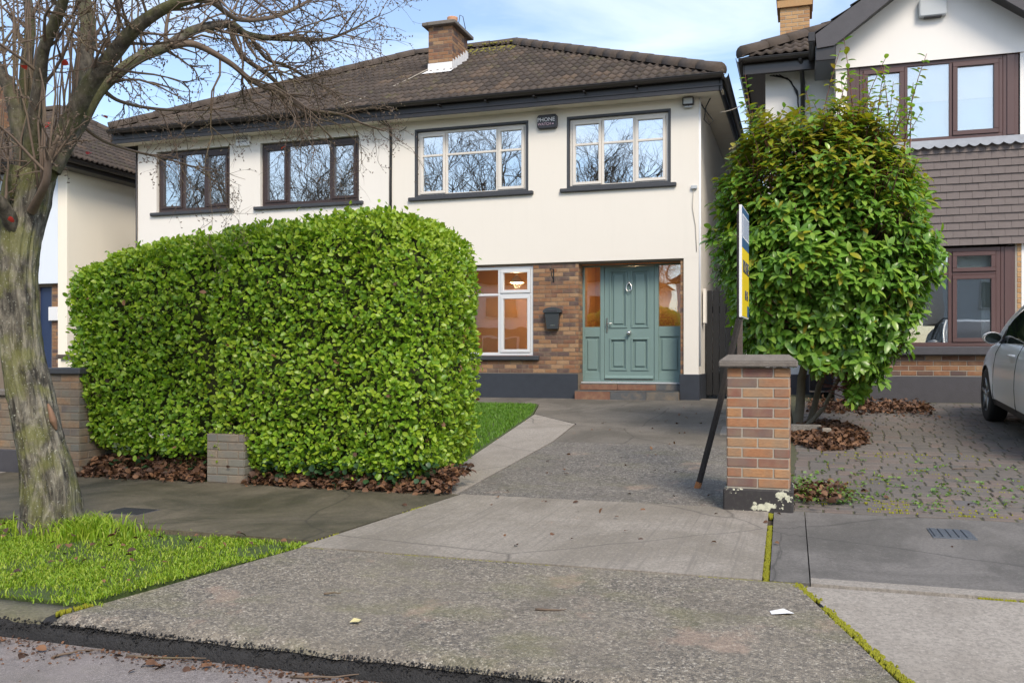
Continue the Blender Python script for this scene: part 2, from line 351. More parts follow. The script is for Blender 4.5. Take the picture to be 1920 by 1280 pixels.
# wall sheet with openings; thickness t towards +Y
def wall_mesh(mb, x0, x1, z0, z1, y, t, holes, mi=0):
    xs = sorted({x0, x1, *[h[0] for h in holes], *[h[1] for h in holes]}); zs = sorted({z0, z1, *[h[2] for h in holes], *[h[3] for h in holes]})
    def inside(cx, cz): return any(h[0] < cx < h[1] and h[2] < cz < h[3] for h in holes)
    for i in range(len(xs) - 1):
        for k in range(len(zs) - 1):
            a, b, c, d = xs[i], xs[i + 1], zs[k], zs[k + 1]
            if inside((a + b) / 2, (c + d) / 2): continue
            mb.quad((a, y, c), (b, y, c), (b, y, d), (a, y, d), mi); mb.quad((b, y + t, c), (a, y + t, c), (a, y + t, d), (b, y + t, d), mi)
    for a, b, c, d in holes:
        mb.quad((a, y, c), (a, y, d), (a, y + t, d), (a, y + t, c), mi); mb.quad((b, y, d), (b, y, c), (b, y + t, c), (b, y + t, d), mi)
        mb.quad((a, y, d), (b, y, d), (b, y + t, d), (a, y + t, d), mi); mb.quad((b, y, c), (a, y, c), (a, y + t, c), (b, y + t, c), mi)
    mb.quad((x0, y, z0), (x0, y, z1), (x0, y + t, z1), (x0, y + t, z0), mi); mb.quad((x1, y, z1), (x1, y, z0), (x1, y + t, z0), (x1, y + t, z1), mi)
    mb.quad((x0, y, z1), (x1, y, z1), (x1, y + t, z1), (x0, y + t, z1), mi); mb.quad((x1, y, z0), (x0, y, z0), (x0, y + t, z0), (x1, y + t, z0), mi)
    return mb

def ring(mb, x0, x1, z0, z1, y0, y1, w, mi=0):          # rectangular frame of four butted bars
    mb.bbox(x0, x1, y0, y1, z0, z0 + w, 0.004, mi); mb.bbox(x0, x1, y0, y1, z1 - w, z1, 0.004, mi)
    mb.bbox(x0, x0 + w, y0, y1, z0 + w, z1 - w, 0.004, mi); mb.bbox(x1 - w, x1, y0, y1, z0 + w, z1 - w, 0.004, mi)

def window(parent, x0, x1, z0, z1, y, lights, fmat, gmat='glass', transom=None, fw=0.045, sw=0.05, room=('room', 2.6), curtains=(), panel_top=None, depth=0.07):
    """lights: list of (x0,x1,opening) in fractions; transom: glazing-bar height fraction (from top) or None"""
    fr = MB(); ring(fr, x0, x1, z0, z1, y, y + depth, fw)
    W = x1 - x0 - 2 * fw
    cuts = [x0 + fw + W * l[1] for l in lights[:-1]]
    for c in cuts: fr.bbox(c - fw * 0.45, c + fw * 0.45, y + 0.002, y + depth - 0.002, z0 + fw, z1 - fw, 0.004)
    win = fr.build('window', fmat, parent)
    edges = [x0 + fw] + cuts + [x1 - fw]
    for i, l in enumerate(lights):
        a = edges[i] + (fw * 0.45 if i else 0); b = edges[i + 1] - (fw * 0.45 if i < len(lights) - 1 else 0)
        c, d = z0 + fw, z1 - fw; cells = [(c, d, l[2])]
        if transom:
            tz = d - (d - c) * transom
            if l[2] == 'split':      # separate opening top light
                fbar = MB().bbox(a, b, y + 0.003, y + depth - 0.003, tz - 0.022, tz + 0.022, 0.004); fbar.build('transom', fmat, win)
                cells = [(c, tz - 0.022, True), (tz + 0.022, d, True)]
        for cc, dd, op in cells:
            aa, bb, c2, d2 = a, b, cc, dd
            if op:
                s = MB(); ring(s, a + 0.003, b - 0.003, cc + 0.003, dd - 0.003, y - 0.018, y + depth - 0.012, sw); s.build('sash', fmat, win)
                aa, bb, c2, d2 = a + sw, b - sw, cc + sw, dd - sw
            if transom and l[2] != 'split':
                tz = d - (d - c) * transom
                MB().bbox(aa, bb, y + 0.004, y + 0.045, tz - 0.02, tz + 0.02, 0.004).build('glazing_bar', fmat, win)
                MB().box(aa - 0.008, bb + 0.008, y + 0.024, y + 0.034, c2 - 0.008, tz - 0.012).build('pane', gmat, win)
                MB().box(aa - 0.008, bb + 0.008, y + 0.024, y + 0.034, tz + 0.012, d2 + 0.008).build('pane', gmat, win)
            else:
                MB().box(aa - 0.008, bb + 0.008, y + 0.024, y + 0.034, c2 - 0.008, d2 + 0.008).build('pane', gmat, win)
    for (ca, cb) in curtains:
        n = 26; vs = []; xa, xb = x0 + (x1 - x0) * ca, x0 + (x1 - x0) * cb
        for i in range(n + 1):
            xx = xa + (xb - xa) * i / n; yy = y + 0.20 + 0.025 * math.sin(i * 1.7)
            vs += [(xx, yy, z0 + 0.02), (xx, yy, z1 - 0.02)]
        MB().add(vs, [(2 * i, 2 * i + 2, 2 * i + 3, 2 * i + 1) for i in range(n)], 0, True).build('curtain', 'curtain', win)
    if room:
        m, dp = room; rb = MB(); X0, X1, Z0, Z1, Y0, Y1 = x0 - 0.5, x1 + 0.5, z0 - 0.7, z1 + 0.12, y + 0.26, y + 0.26 + dp
        rb.quad((X0, Y1, Z0), (X1, Y1, Z0), (X1, Y1, Z1), (X0, Y1, Z1)); rb.quad((X0, Y0, Z0), (X0, Y1, Z0), (X0, Y1, Z1), (X0, Y0, Z1))
        rb.quad((X1, Y1, Z0), (X1, Y0, Z0), (X1, Y0, Z1), (X1, Y1, Z1)); rb.quad((X0, Y0, Z0), (X1, Y0, Z0), (X1, Y1, Z0), (X0, Y1, Z0))
        rb.quad((X0, Y1, Z1), (X1, Y1, Z1), (X1, Y0, Z1), (X0, Y0, Z1)); rb.build('room_wall', m, parent)
    return win

# roof tile: two rolls, curved front edge
def tile_profile(u): return 0.034 * (0.5 - 0.5 * math.cos(2 * math.pi * (u / 0.15))) ** 1.6
def tile_grid(w=0.30, L=0.36):
    n = 12; top = []; 
    for r, (t, lift) in enumerate(((0.0, 0.034), (1.0, 0.0))):
        for i in range(n + 1):
            u = w * i / n; top.append((u, t * L, tile_profile(u) + lift))
    v = top + [(x, 0.0, z - 0.036) for x, y, z in top[:n + 1]]
    f = [(i, i + 1, n + 2 + i, n + 1 + i) for i in range(n)] + [(2 * (n + 1) + i, 2 * (n + 1) + i + 1, i + 1, i) for i in range(n)]
    return v, f
TV, TF = tile_grid()
TILE_ME = None
def roof_slope(parent, o, ux, us, width, rows, clip=None, gauge=0.33, as_parts=True, name='roof_tile', w=0.30):
    """o: eave corner; ux: unit along eave; us: unit up the slope; clip: list of (point, normal) keep side n.(p-pt)<0"""
    global TILE_ME
    o, ux, us = Vector(o), Vector(ux), Vector(us); un = ux.cross(us)
    M = Matrix((ux, us, un)).transposed(); q = M.to_quaternion()
    if TILE_ME is None:
        mb = MB().add(TV, TF, 0, True); TILE_ME = mb.mesh('roof_tile', 'tile')
    big = MB()
    for r in range(rows):
        for c in range(int(width / w + 0.999)):
            p = o + ux * (c * w) + us * (r * gauge)
            loc = [M @ Vector(v) + p for v in TV]
            cut = False; out = False
            for pt, nn in (clip or []):
                d = [(v - Vector(pt)).dot(Vector(nn)) for v in loc]
                if min(d) >= 0: out = True
                elif max(d) > 0: cut = True
            if out: continue
            if not cut:
                if as_parts: link(name, TILE_ME, parent, p, q)
                else: big.add(loc, TF, 0, True)
                continue
            bm = bmesh.new(); vs = [bm.verts.new(v) for v in loc]
            for f in TF: bm.faces.new([vs[i] for i in f])
            for pt, nn in clip: bmesh.ops.bisect_plane(bm, geom=bm.verts[:] + bm.edges[:] + bm.faces[:], plane_co=Vector(pt), plane_no=Vector(nn), clear_outer=True)
            if len(bm.faces):
                bm.verts.index_update(); vv = [v.co[:] for v in bm.verts]; ff = [[v.index for v in f.verts] for f in bm.faces]
                if as_parts: MB().add(vv, ff, 0, True).build(name, 'tile', parent, p)
                else: big.add(vv, ff, 0, True)
            bm.free()
    if not as_parts and big.f: return stuff(big.build('roof_tiling', 'tile', parent))
def ridge_caps(parent, a, b, rad=0.13, seg=0.45, mat='ridge', name='ridge_tile'):
    a, b = Vector(a), Vector(b); d = (b - a); L = d.length; d.normalize(); n = max(1, int(L / seg)); st = L / n
    side = d.cross(Vector((0, 0, 1))).normalized(); up = side.cross(d)
    for i in range(n):
        p = a + d * (i * st); q = a + d * ((i + 1) * st + 0.03); vs = []
        for pt, rr in ((p, rad), (q, rad * 0.93)):
            for k in range(9):
                w = math.pi * (k / 8 * 1.16 - 0.08); vs.append(pt + side * (math.cos(w) * rr) + up * (math.sin(w) * rr * 0.85 + random.uniform(-.004, .004)))
        fs = [(k, k + 1, 9 + k + 1, 9 + k) for k in range(8)] + [tuple(range(8, -1, -1)), tuple(range(9, 18))]
        MB().add([v[:] for v in vs], fs, 0, True).build(name, mat, parent)
def gutter(mb, a, b, r=0.055, out=(0, -1, 0), mi=0):      # half-round gutter with a rim, along a->b
    a, b, out = Vector(a), Vector(b), Vector(out); vs = []
    prof = [(math.cos(w), math.sin(w)) for w in [math.pi * (1 + k / 8) for k in range(9)]]
    prof = [(-1.0, 0.12)] + prof + [(1.0, 0.12), (1.16, 0.12), (1.16, -0.02)]
    for p in (a, b):
        for cx, cz in prof: vs.append(p + out * (cx * r) + Vector((0, 0, cz * r)))
    n = len(prof); mb.add([v[:] for v in vs], [(i, i + 1, n + i + 1, n + i) for i in range(n - 1)], mi, False)

# ============================================================ GROUND
MAT['earth'] = simple('earth', (0.075, 0.06, 0.042), 0.95, 0.4, 12, 0.5, 40)
MAT['grass_base'] = simple('turf_soil', (0.055, 0.085, 0.018), 0.95, 0.4, 14, 0.6, 60)
MAT['road'] = m_aggregate('road_tarmac', (0.17, 0.150, 0.142), (0.25, 0.222, 0.21), (0.36, 0.325, 0.31), 0.10, 2.2, 0.6)
MAT['apron'] = m_aggregate('exposed_aggregate', (0.070, 0.064, 0.057), (0.225, 0.197, 0.155), (0.42, 0.385, 0.32), 0.36, 1.3, 0.3)
MAT['drive_agg'] = m_aggregate('drive_aggregate', (0.055, 0.052, 0.048), (0.185, 0.168, 0.145), (0.36, 0.335, 0.30), 0.2, 0.95, 0.25)
MAT['slab_mid'] = m_concrete('crossing_concrete', (0.315, 0.282, 0.238), (0.17, 0.148, 0.112), 0.6, True)
MAT['slab_left'] = m_concrete('mossy_footpath_concrete', (0.135, 0.114, 0.076), (0.045, 0.041, 0.021), 0.95, False, 0.25)
MAT['slab_right'] = m_concrete('grey_footpath_concrete', (0.185, 0.172, 0.157), (0.085, 0.08, 0.07), 0.8, False, 0.15)
MAT['slab_pale'] = m_concrete('pale_concrete', (0.335, 0.305, 0.265), (0.22, 0.195, 0.162), 0.55)
MAT['drive_rear'] = m_concrete('drive_concrete', (0.185, 0.165, 0.138), (0.085, 0.078, 0.062), 0.8, False, 0.2)
MAT['kerb'] = m_concrete('kerb_concrete', (0.16, 0.145, 0.10), (0.085, 0.09, 0.035), 0.8)
MAT['tar'] = simple('tarred_kerb_face', (0.022, 0.022, 0.023), 0.75, 0.5, 30, 1.0, 90)
MAT['moss'] = simple('joint_moss', (0.27, 0.27, 0.012), 0.95, 0.45, 60, 1.0, 150)

def zd(y): return 0.05 * (y - 7.2)       # our drive rises to the house
def zr(y): return 0.066 * (y - 7.2)      # so does the neighbour's
def sheet(mb, poly, zf, th=0.10, mi=0):  # polygon in plan following a height function, with a skirt
    n = len(poly); v = [(x, y, zf(x, y)) for x, y in poly] + [(x, y, zf(x, y) - th) for x, y in poly]
    mb.add(v, [tuple(range(n))] + [(n + i, n + (i + 1) % n, (i + 1) % n, i) for i in range(n)], mi); return mb
g = MB(); ys = [(-900, -0.26), (3.3, -0.26), (6.9, -0.12), (7.3, -0.06), (15.4, 0.33), (26, 0.36), (1500, 0.3)]
for (ya, za), (yb, zb) in zip(ys, ys[1:]): g.quad((-1200, ya, za), (1200, ya, za), (1200, yb, zb), (-1200, yb, zb))
struct(g.build('ground', 'earth', org=(0, 0, 0)))
struct(MB().box(-80, 80, -5.0, 3.40, -0.30, -0.20).build('road', 'road'))
struct(MB().box(-80, 80, -7.4, -5.02, -0.30, -0.08).build('opposite_footpath', 'slab_right'))

# kerb: uneven worn concrete with a tarred face, runs under the crossing as its front lip
def kerb_mesh(x0, x1, step=0.04):
    mb = MB(); n = int((x1 - x0) / step); vs = []; K = 8
    for i in range(n + 1):
        x = x0 + (x1 - x0) * i / n
        def w(k): return mnoise.noise(Vector((x * 5, k * 3.1, 0.3))) * 0.009 + mnoise.noise(Vector((x * 30, k * 3.1, 4))) * 0.010
        zt = -0.105 - (0.016 if -3.44 < x < 0.47 else 0)
        vs += [(x, 3.40 + w(0), -0.235), (x, 3.405 + w(1), -0.19 + w(2) * .5), (x, 3.415 + w(3), -0.155 + w(4)), (x, 3.425 + w(5), zt - 0.02 + w(6)), (x, 3.455 + w(7), zt + w(8) * .4), (x, 3.55, zt + 0.006), (x, 3.64, zt + 0.004), (x, 3.64, -0.235)]
    fs = []; mi = []
    for i in range(n):
        for k in range(K - 1):
            fs.append((i * K + k, (i + 1) * K + k, (i + 1) * K + k + 1, i * K + k + 1)); mi.append(1 if k < (5 if -3.5 < vs[i * K][0] < 0.5 else 3) else 0)
    b = len(mb.v); mb.v += vs; mb.f += fs; mb.mi += mi; mb.sm += [True] * len(fs); return mb
struct(kerb_mesh(-9.0, 4.5).build('kerb', ['kerb', 'tar']))
kl = MB().box(-80, -9.0, 3.41, 3.64, -0.235, -0.103).box(4.5, 80, 3.41, 3.64, -0.235, -0.103); struct(kl.build('kerb', 'kerb'))

# vehicle crossing between kerb and footpath
def za(x, y): return -0.098 + (max(y, 3.47) - 3.5) / (4.80 - 3.5) * 0.094
mb = MB(); nx, ny = 150, 24
def apx(u, v):
    y = 3.428 + (4.80 - 3.428) * v; xl = -3.42 + (-2.88 + 3.42) * v; xr = 0.44 + (-0.03 - 0.44) * v
    return (xl + (xr - xl) * u, y)
vs = []
for j in range(ny + 1):
    for i in range(nx + 1):
        x, y = apx(i / nx, j / ny); y += (0.016 * mnoise.noise(Vector((x * 7, 0, 2))) + 0.010 * mnoise.noise(Vector((x * 25, 0, 5)))) if j == 0 else 0; e = 0.012 if 0 < i < nx and j < ny else 0
        vs.append((x, y, za(x, y) + 0.006 - (0.034 if j == 0 else 0) + e * mnoise.noise(Vector((x * 3, y * 3, 1))) ))
mb.add(vs, [(j * (nx + 1) + i, j * (nx + 1) + i + 1, (j + 1) * (nx + 1) + i + 1, (j + 1) * (nx + 1) + i) for j in range(ny) for i in range(nx)], 0, True)
struct(mb.build('driveway_crossing', 'apron'))
# the neighbour's paler crossing to the right and the strip behind the kerb under the verge
mb = MB(); sheet(mb, [(0.47, 3.48), (9.0, 3.48), (9.0, 4.80), (0.0, 4.80)], lambda x, y: za(x, y) - 0.004, 0.12); struct(mb.build('neighbour_crossing', 'slab_pale'))
mb = MB(); sheet(mb, [(-80, 3.65), (-3.46, 3.65), (-2.93, 5.0), (-80, 5.06)], lambda x, y: -0.085 + (y - 3.65) * 0.045, 0.15); struct(mb.build('verge', 'grass_base'))
mb = MB(); sheet(mb, [(9.02, 3.65), (80, 3.65), (80, 4.8), (9.02, 4.8)], lambda x, y: -0.085 + (y - 3.65) * 0.05, 0.15); struct(mb.build('verge', 'grass_base'))

# footpath: slabs with open joints
fp = struct(MB().box(-80, 80, 4.82, 7.09, -0.16, -0.035).build('footpath', 'earth'))
def slab(poly, mat, z=0.0, name='paving_slab'): 
    mb = MB(); sheet(mb, poly, lambda x, y: z, 0.09); return mb.build(name, mat, fp)
slab([(-7.6, 5.07), (-2.93, 5.02), (-2.80, 4.84), (-2.72, 7.08), (-7.6, 7.08)][:2] + [(-2.74, 7.08), (-7.6, 7.08)], 'slab_left')
slab([(-12.0, 5.07), (-7.62, 5.07), (-7.62, 7.08), (-12.0, 7.08)], 'slab_pale'); slab([(-80, 5.07), (-12.02, 5.07), (-12.02, 7.08), (-80, 7.08)], 'slab_left')
slab([(-2.90, 4.83), (-0.195, 4.83), (-0.235, 7.08), (-2.72, 7.08)], 'slab_mid', 0.004)
slab([(-0.155, 4.83), (0.04, 4.83), (0.02, 7.07), (-0.195, 7.07)], 'slab_right', 0.002)
slab([(0.046, 4.96), (6.0, 4.96), (6.0, 7.07), (0.026, 7.07)], 'slab_right', 0.0)
slab([(0.046, 4.83), (6.0, 4.83), (6.0, 4.954), (0.046, 4.954)], 'slab_pale', 0.002)
slab([(6.02, 4.83), (80, 4.83), (80, 7.07), (6.02, 7.07)], 'slab_right')

# our drive and front garden
GX = -0.30
mb = MB(); sheet(mb, [(-2.75, 7.10), (GX, 7.10), (GX + 0.05, 10.32), (-2.78, 10.28)], lambda x, y: zd(y) + 0.004); struct(mb.build('driveway_front', 'drive_agg'))
mb = MB(); sheet(mb, [(-2.79, 10.30), (GX + 0.05, 10.34), (-0.60, 15.9), (-1.9, 15.9), (-1.9, 15.58), (-13.3, 15.58), (-13.3, 14.7), (-4.2, 14.62), (-3.85, 13.10), (-2.93, 12.02)], lambda x, y: zd(y) + 0.002); struct(mb.build('driveway_rear', 'drive_rear'))
mb = MB(); sheet(mb, [(-3.12, 7.12), (-2.775, 7.12), (-2.80, 10.28), (-2.95, 12.0), (-3.83, 13.05)], lambda x, y: zd(y) + 0.003); struct(mb.build('garden_path', 'slab_pale'))
mb = MB(); sheet(mb, [(-13.3, 7.12), (-3.14, 7.12), (-3.87, 13.08), (-4.22, 14.60), (-13.3, 14.68)], lambda x, y: zd(y) - 0.01); struct(mb.build('lawn', 'grass_base'))
mb = MB(); sheet(mb, [(-1.9, 15.92), (-0.57, 15.92), (-0.57, 26), (-1.9, 26)], lambda x, y: 0.40); struct(mb.build('side_passage', 'drive_rear'))
mb = MB(); sheet(mb, [(-0.95, 11.25), (-0.56, 11.25), (-0.58, 12.05), (-0.98, 12.05)], lambda x, y: zd(y) + 0.012); struct(mb.build('concrete_patch', 'slab_pale'))

# neighbour's block-paved drive: the nearest 300 blocks are pieces, the rest one mesh
MAT['paver'] = NT('block_paver').m
t = NT('block_paver_stone'); k = t.ramp(t.rnd(), [(0, (0.125, 0.112, 0.10)), (0.5, (0.15, 0.13, 0.115)), (0.8, (0.165, 0.125, 0.105)), (1, (0.12, 0.115, 0.115))])
k = t.mix(t.ramp(t.noise(1.0, 5, 0.6), [(0.4, 0.0), (0.7, 0.6)]), k, (0.075, 0.075, 0.068)); k = t.mix(t.ramp(t.noise(60, 4), [(0.5, 0), (0.8, 0.5)]), k, (0.06, 0.055, 0.05))
t.col(k); t.rough(0.85); t.bump(t.noise(90, 4), 0.5, 0.005); MAT['paver'] = t.m
MAT['joint_soil'] = simple('joint_soil', (0.085, 0.085, 0.045), 0.95, 0.5, 8, 0.5, 60)
nd = MB(); sheet(nd, [(-0.49, 7.10), (8.0, 7.10), (8.0, 15.5), (-0.49, 15.5)], lambda x, y: zr(y) - 0.004); nd = struct(nd.build('neighbour_driveway', 'joint_soil'))
PAV = {}; cells = []; y = 7.12; rowi = 0
while y < 14.4:
    dy = 0.095 if y < 7.5 else 0.172
    x = -0.06 - (0.11 if rowi % 2 else 0)
    while x < 5.2:
        w = 0.215 if y < 7.5 else random.choice((0.172, 0.172, 0.235, 0.13))
        a = max(x, -0.07)
        if x + w - a > 0.06: cells.append((a, x + w, y, y + dy))
        x += w
    y += dy; rowi += 1
order = sorted(range(len(cells)), key=lambda i: cells[i][2] + abs(cells[i][0] - 1.2) * 0.5 + (3 if cells[i][1] > 2.6 else 0))
near = set(order[:300]); rest = MB()
for i, (a, b, c, d) in enumerate(cells):
    w, l = round(b - a - 0.012, 3), round(d - c - 0.012, 3); key = (w, l)
    if key not in PAV: PAV[key] = MB().bbox(-w / 2, w / 2, -l / 2, l / 2, -0.05, 0, 0.007)
    z = zr((c + d) / 2) + random.uniform(-0.004, 0.004) + 0.004; px, py = (a + b) / 2, (c + d) / 2
    q = (Matrix.Rotation(0.066 + random.uniform(-.012, .012), 3, 'X') @ Matrix.Rotation(random.uniform(-.012, .012), 3, 'Y'))
    if i in near:
        if not isinstance(PAV.get(('m', key)), bpy.types.Mesh): PAV[('m', key)] = PAV[key].mesh('paver', 'paver')
        link('paver', PAV[('m', key)], nd, (px, py, z), q.to_quaternion())
    else:
        rest.add([(q @ Vector(v)) + Vector((px, py, z)) for v in PAV[key].v], PAV[key].f)
stuff(rest.build('paving_blocks', 'paver', nd))

# ============================================================ HOUSES
H = 15.60; XR, XP, XL = -1.67, -7.47, -13.25; EZ = 5.60
PITCH = math.atan(0.552); US = (0, math.cos(PITCH), math.sin(PITCH)); EY, EAVE = 15.20, 5.83; RY = 19.6; RZ = EAVE + (RY - EY) * 0.552
def hip_clip(cx, rx):      # keep tiles on the inner side of the hip from (cx,EY) to (rx,RY)
    d = Vector((rx - cx, RY - EY, 0)); n = Vector((d.y, -d.x, 0)); n = n if n.x * (cx - rx) > 0 else -n
    return ((cx, EY, 0), n.normalized()[:])
def deck(mb, x0, x1, r0, r1):
    z = EAVE - 0.012; k = RZ - 0.012
    mb.quad((x0, EY, z), (x1, EY, z), (r1, RY, k), (r0, RY, k)); mb.quad((x1, 2 * RY - EY, z), (x0, 2 * RY - EY, z), (r0, RY, k), (r1, RY, k))

# ---------- the cream house with the green door
hr = thing('semi_detached_house', 'cream semi-detached house with sage green front door and off-white windows', 'house', ((XR + XP) / 2, H, 0.42))
W1, W2 = (-6.93, -4.70, 4.15, 5.43), (-3.98, -2.14, 4.15, 5.43)
GW = (-7.05, -4.62, 1.18, 2.82); DW = (-3.78, -1.98, 0.36, 2.82)
mb = MB(); wall_mesh(mb, XP, XR, 2.85, EZ, H, 0.25, [W1, W2]); mb.box(XR - 0.25, XR + 0.003, H + 0.002, 23.6, 0.40, EZ - 0.002); mb.box(XP, XR - 0.26, 23.35, 23.6, 0.4, EZ - 0.002)
wall_u = mb.build('upper_wall', 'cream', hr)
mb = MB(); wall_mesh(mb, XP, XR - 0.004, 0.36, 2.846, H + 0.045, 0.30, [GW, DW]); wall_g = mb.build('brick_wall', 'mortar', hr)
# house bricks
nb = brick_panel(wall_g, (-4.62, H + 0.045, 0), 0.84, 0.872, 26, 'brick', proud=0.006, skip=lambda a, b, z: z > 2.80)
nb += brick_panel(wall_g, (-6.96, H + 0.045, 0), 2.335, 0.872, 4, 'brick', off=1, proud=0.006)
nb += brick_panel(wall_g, (-1.98, H + 0.045, 0), 0.305, 0.872, 26, 'brick', off=1, proud=0.006)
nb += brick_panel(wall_g, (-3.78, H + 0.055, 0), 0.29, 0.872, 26, 'brick', yaw=math.pi / 2, proud=0.004)
nb += brick_panel(wall_g, (XP + 0.02, H + 0.045, 0), 0.40, 0.872, 26, 'brick', proud=0.006)
mb = MB(); mb.bbox(XP, -3.785, H - 0.012, H + 0.044, 0.36, 0.862, 0.008); mb.bbox(-1.99, XR + 0.02, H - 0.012, H + 0.30, 0.36, 0.862, 0.008); mb.bbox(XR + 0.004, XR + 0.022, H + 0.305, 23.6, 0.36, 0.862, 0.006); mb.build('plinth', 'plinth', hr)
mb = MB(); mb.box(-3.80, -1.96, H + 0.05, H + 0.36, 2.822, 2.86); mb.build('porch_soffit', 'soffit', hr)
# painted reveals and sills
for (a, b, c, d) in (W1, W2):
    mb = MB(); ring(mb, a - 0.002, b + 0.002, c, d + 0.002, H - 0.006, H + 0.10, 0.045); mb.build('window_surround', 'sill', hr)
    mb = MB(); mb.bbox(a - 0.12, b + 0.10, H - 0.06, H + 0.05, c - 0.065, c + 0.004, 0.012); mb.build('window_sill', 'sill', hr)
mb = MB(); mb.bbox(GW[0] - 0.1, GW[1] + 0.12, H - 0.03, H + 0.10, 1.10, 1.182, 0.012); mb.build('window_sill', 'sill', hr)
window(hr, W1[0] + 0.045, W1[1] - 0.045, W1[2] + 0.02, W1[3] - 0.045, H + 0.05, [(0, 0.26, True), (0.26, 0.745, False), (0.745, 1, True)], 'offwhite', transom=0.36, curtains=((0.03, 0.22),))
window(hr, W2[0] + 0.045, W2[1] - 0.045, W2[2] + 0.02, W2[3] - 0.045, H + 0.05, [(0, 0.33, True), (0.33, 0.665, False), (0.665, 1, True)], 'offwhite', transom=0.36, curtains=((0.80, 0.97),))
window(hr, GW[0] + 0.02, GW[1] - 0.004, GW[2] + 0.006, GW[3] - 0.01, H + 0.07, [(0, 0.25, 'split'), (0.25, 0.74, False), (0.74, 1, 'split')], 'greywhite', gmat='clear', transom=0.30, room=('orange', 1.5), sw=0.055, fw=0.055)
# front door set
DY = 15.95
dset = MB(); ring(dset, -3.78, -1.98, 0.715, 2.815, DY, DY + 0.08, 0.035)
for x in (-3.415, -2.44): dset.bbox(x - 0.038, x + 0.038, DY - 0.004, DY + 0.078, 0.75, 2.78, 0.006)
ds = dset.build('door_frame', 'green', hr)
for (a, b, nm) in ((-3.745, -3.453, 'l'), (-2.402, -2.015, 'r')):
    mb = MB(); mb.bbox(a, b, DY + 0.01, DY + 0.06, 1.52, 1.70, 0.004); mb.bbox(a, b, DY + 0.012, DY + 0.06, 0.75, 0.89, 0.004); mb.bbox(a, a + 0.02, DY + 0.01, DY + 0.06, 0.89, 1.52, 0.003); mb.bbox(b - 0.02, b, DY + 0.01, DY + 0.06, 0.89, 1.52, 0.003)
    mb.box(a + 0.02, b - 0.02, DY + 0.035, DY + 0.06, 0.89, 1.52); mb.build('side_panel', 'green', ds)
    mb = MB(); mb.bbox(a + 0.055, b - 0.055, DY + 0.014, DY + 0.036, 0.93, 1.48, 0.012); mb.build('raised_panel', 'green', ds)
    MB().box(a, b, DY + 0.035, DY + 0.045, 1.70, 2.78).build('pane', 'clear', ds)
door = MB(); dx0, dx1, dz0, dz1 = -3.372, -2.483, 0.755, 2.775
panels = [(-3.27, -2.975, 1.69, 2.70), (-2.88, -2.585, 1.69, 2.70), (-3.27, -2.975, 0.93, 1.485), (-2.88, -2.585, 0.93, 1.485)]
wall_mesh(door, dx0, dx1, dz0, dz1, DY + 0.012, 0.045, panels); do = door.build('door', 'green', hr)
for (a, b, c, d) in panels:
    mb = MB(); ring(mb, a - 0.012, b + 0.012, c - 0.012, d + 0.012, DY - 0.004, DY + 0.03, 0.030); mb.build('panel_moulding', 'green', do)
    mb = MB(); mb.box(a, b, DY + 0.034, DY + 0.05, c, d); mb.bbox(a + 0.055, b - 0.055, DY + 0.012, DY + 0.04, c + 0.055, d - 0.055, 0.014); mb.build('raised_panel', 'green', do)
mb = MB(); mb.prism_x([(DY + 0.012, 0.775), (DY - 0.03, 0.775), (DY - 0.03, 0.79), (DY + 0.012, 0.83)], dx0 + 0.01, dx1 - 0.01); mb.build('weather_bar', 'green', do)
mb = MB(); mb.bbox(-3.345, -3.312, DY - 0.004, DY + 0.012, 1.60, 1.86, 0.004); mb.tube([(-3.328, DY, 1.76), (-3.328, DY - 0.05, 1.76), (-3.22, DY - 0.055, 1.757)], 0.010, 8); mb.build('handle', 'steel', do)
mb = MB(); mb.tube([(-2.925, DY + 0.01, 1.585), (-2.925, DY - 0.012, 1.585), (-2.925, DY - 0.03, 1.585), (-2.925, DY - 0.055, 1.585), (-2.925, DY - 0.075, 1.585), (-2.925, DY - 0.082, 1.585)], [0.042, 0.04, 0.018, 0.034, 0.036, 0.018], 14); mb.build('door_knob', 'steel', do)
mb = MB(); mb.tube([(-2.925 + 0.062 * math.sin(w) * (0.55 + 0.45 * (0.5 - 0.5 * math.cos(w))), DY - 0.02 - 0.01 * (1 - math.cos(w)), 2.405 + 0.075 * math.cos(w)) for w in [2 * math.pi * k / 20 for k in range(21)]], 0.010, 7); mb.tube([(-2.925, DY + 0.012, 2.475), (-2.925, DY - 0.03, 2.478)], 0.024, 10); mb.build('door_knocker', 'steel', do)
mb = MB(); mb.bbox(-3.78, -1.985, DY - 0.10, DY + 0.07, 0.688, 0.713, 0.004); mb.build('threshold', 'greyplastic', ds)
stp = MB().box(-3.775, -1.985, H + 0.165, DY + 0.05, 0.40, 0.672).box(-3.80, -1.992, H - 0.10, H + 0.155, 0.36, 0.552).build('door_step', 'mortar', hr)
for k, (a, b) in enumerate(((-3.775, -3.10), (-3.095, -2.42), (-2.415, -1.985))):
    mb = MB(); mb.bbox(a, b, H + 0.148, H + 0.164, 0.575, 0.672, 0.003); mb.build('riser_tile', 'tile_step', stp); mb = MB(); mb.bbox(a, b, H + 0.148, DY - 0.11, 0.673, 0.685, 0.003); mb.build('tread_tile', 'tile_step', stp)
for k, (a, b) in enumerate(((-3.81, -3.18), (-3.175, -2.55), (-2.545, -1.995))):
    mb = MB(); mb.bbox(a, b, H - 0.118, H - 0.102, 0.36, 0.552, 0.003); mb.build('riser_tile', 'tile_step', stp); mb = MB(); mb.bbox(a, b, H - 0.118, H + 0.146, 0.554, 0.568, 0.003); mb.build('tread_tile', 'tile_step', stp)
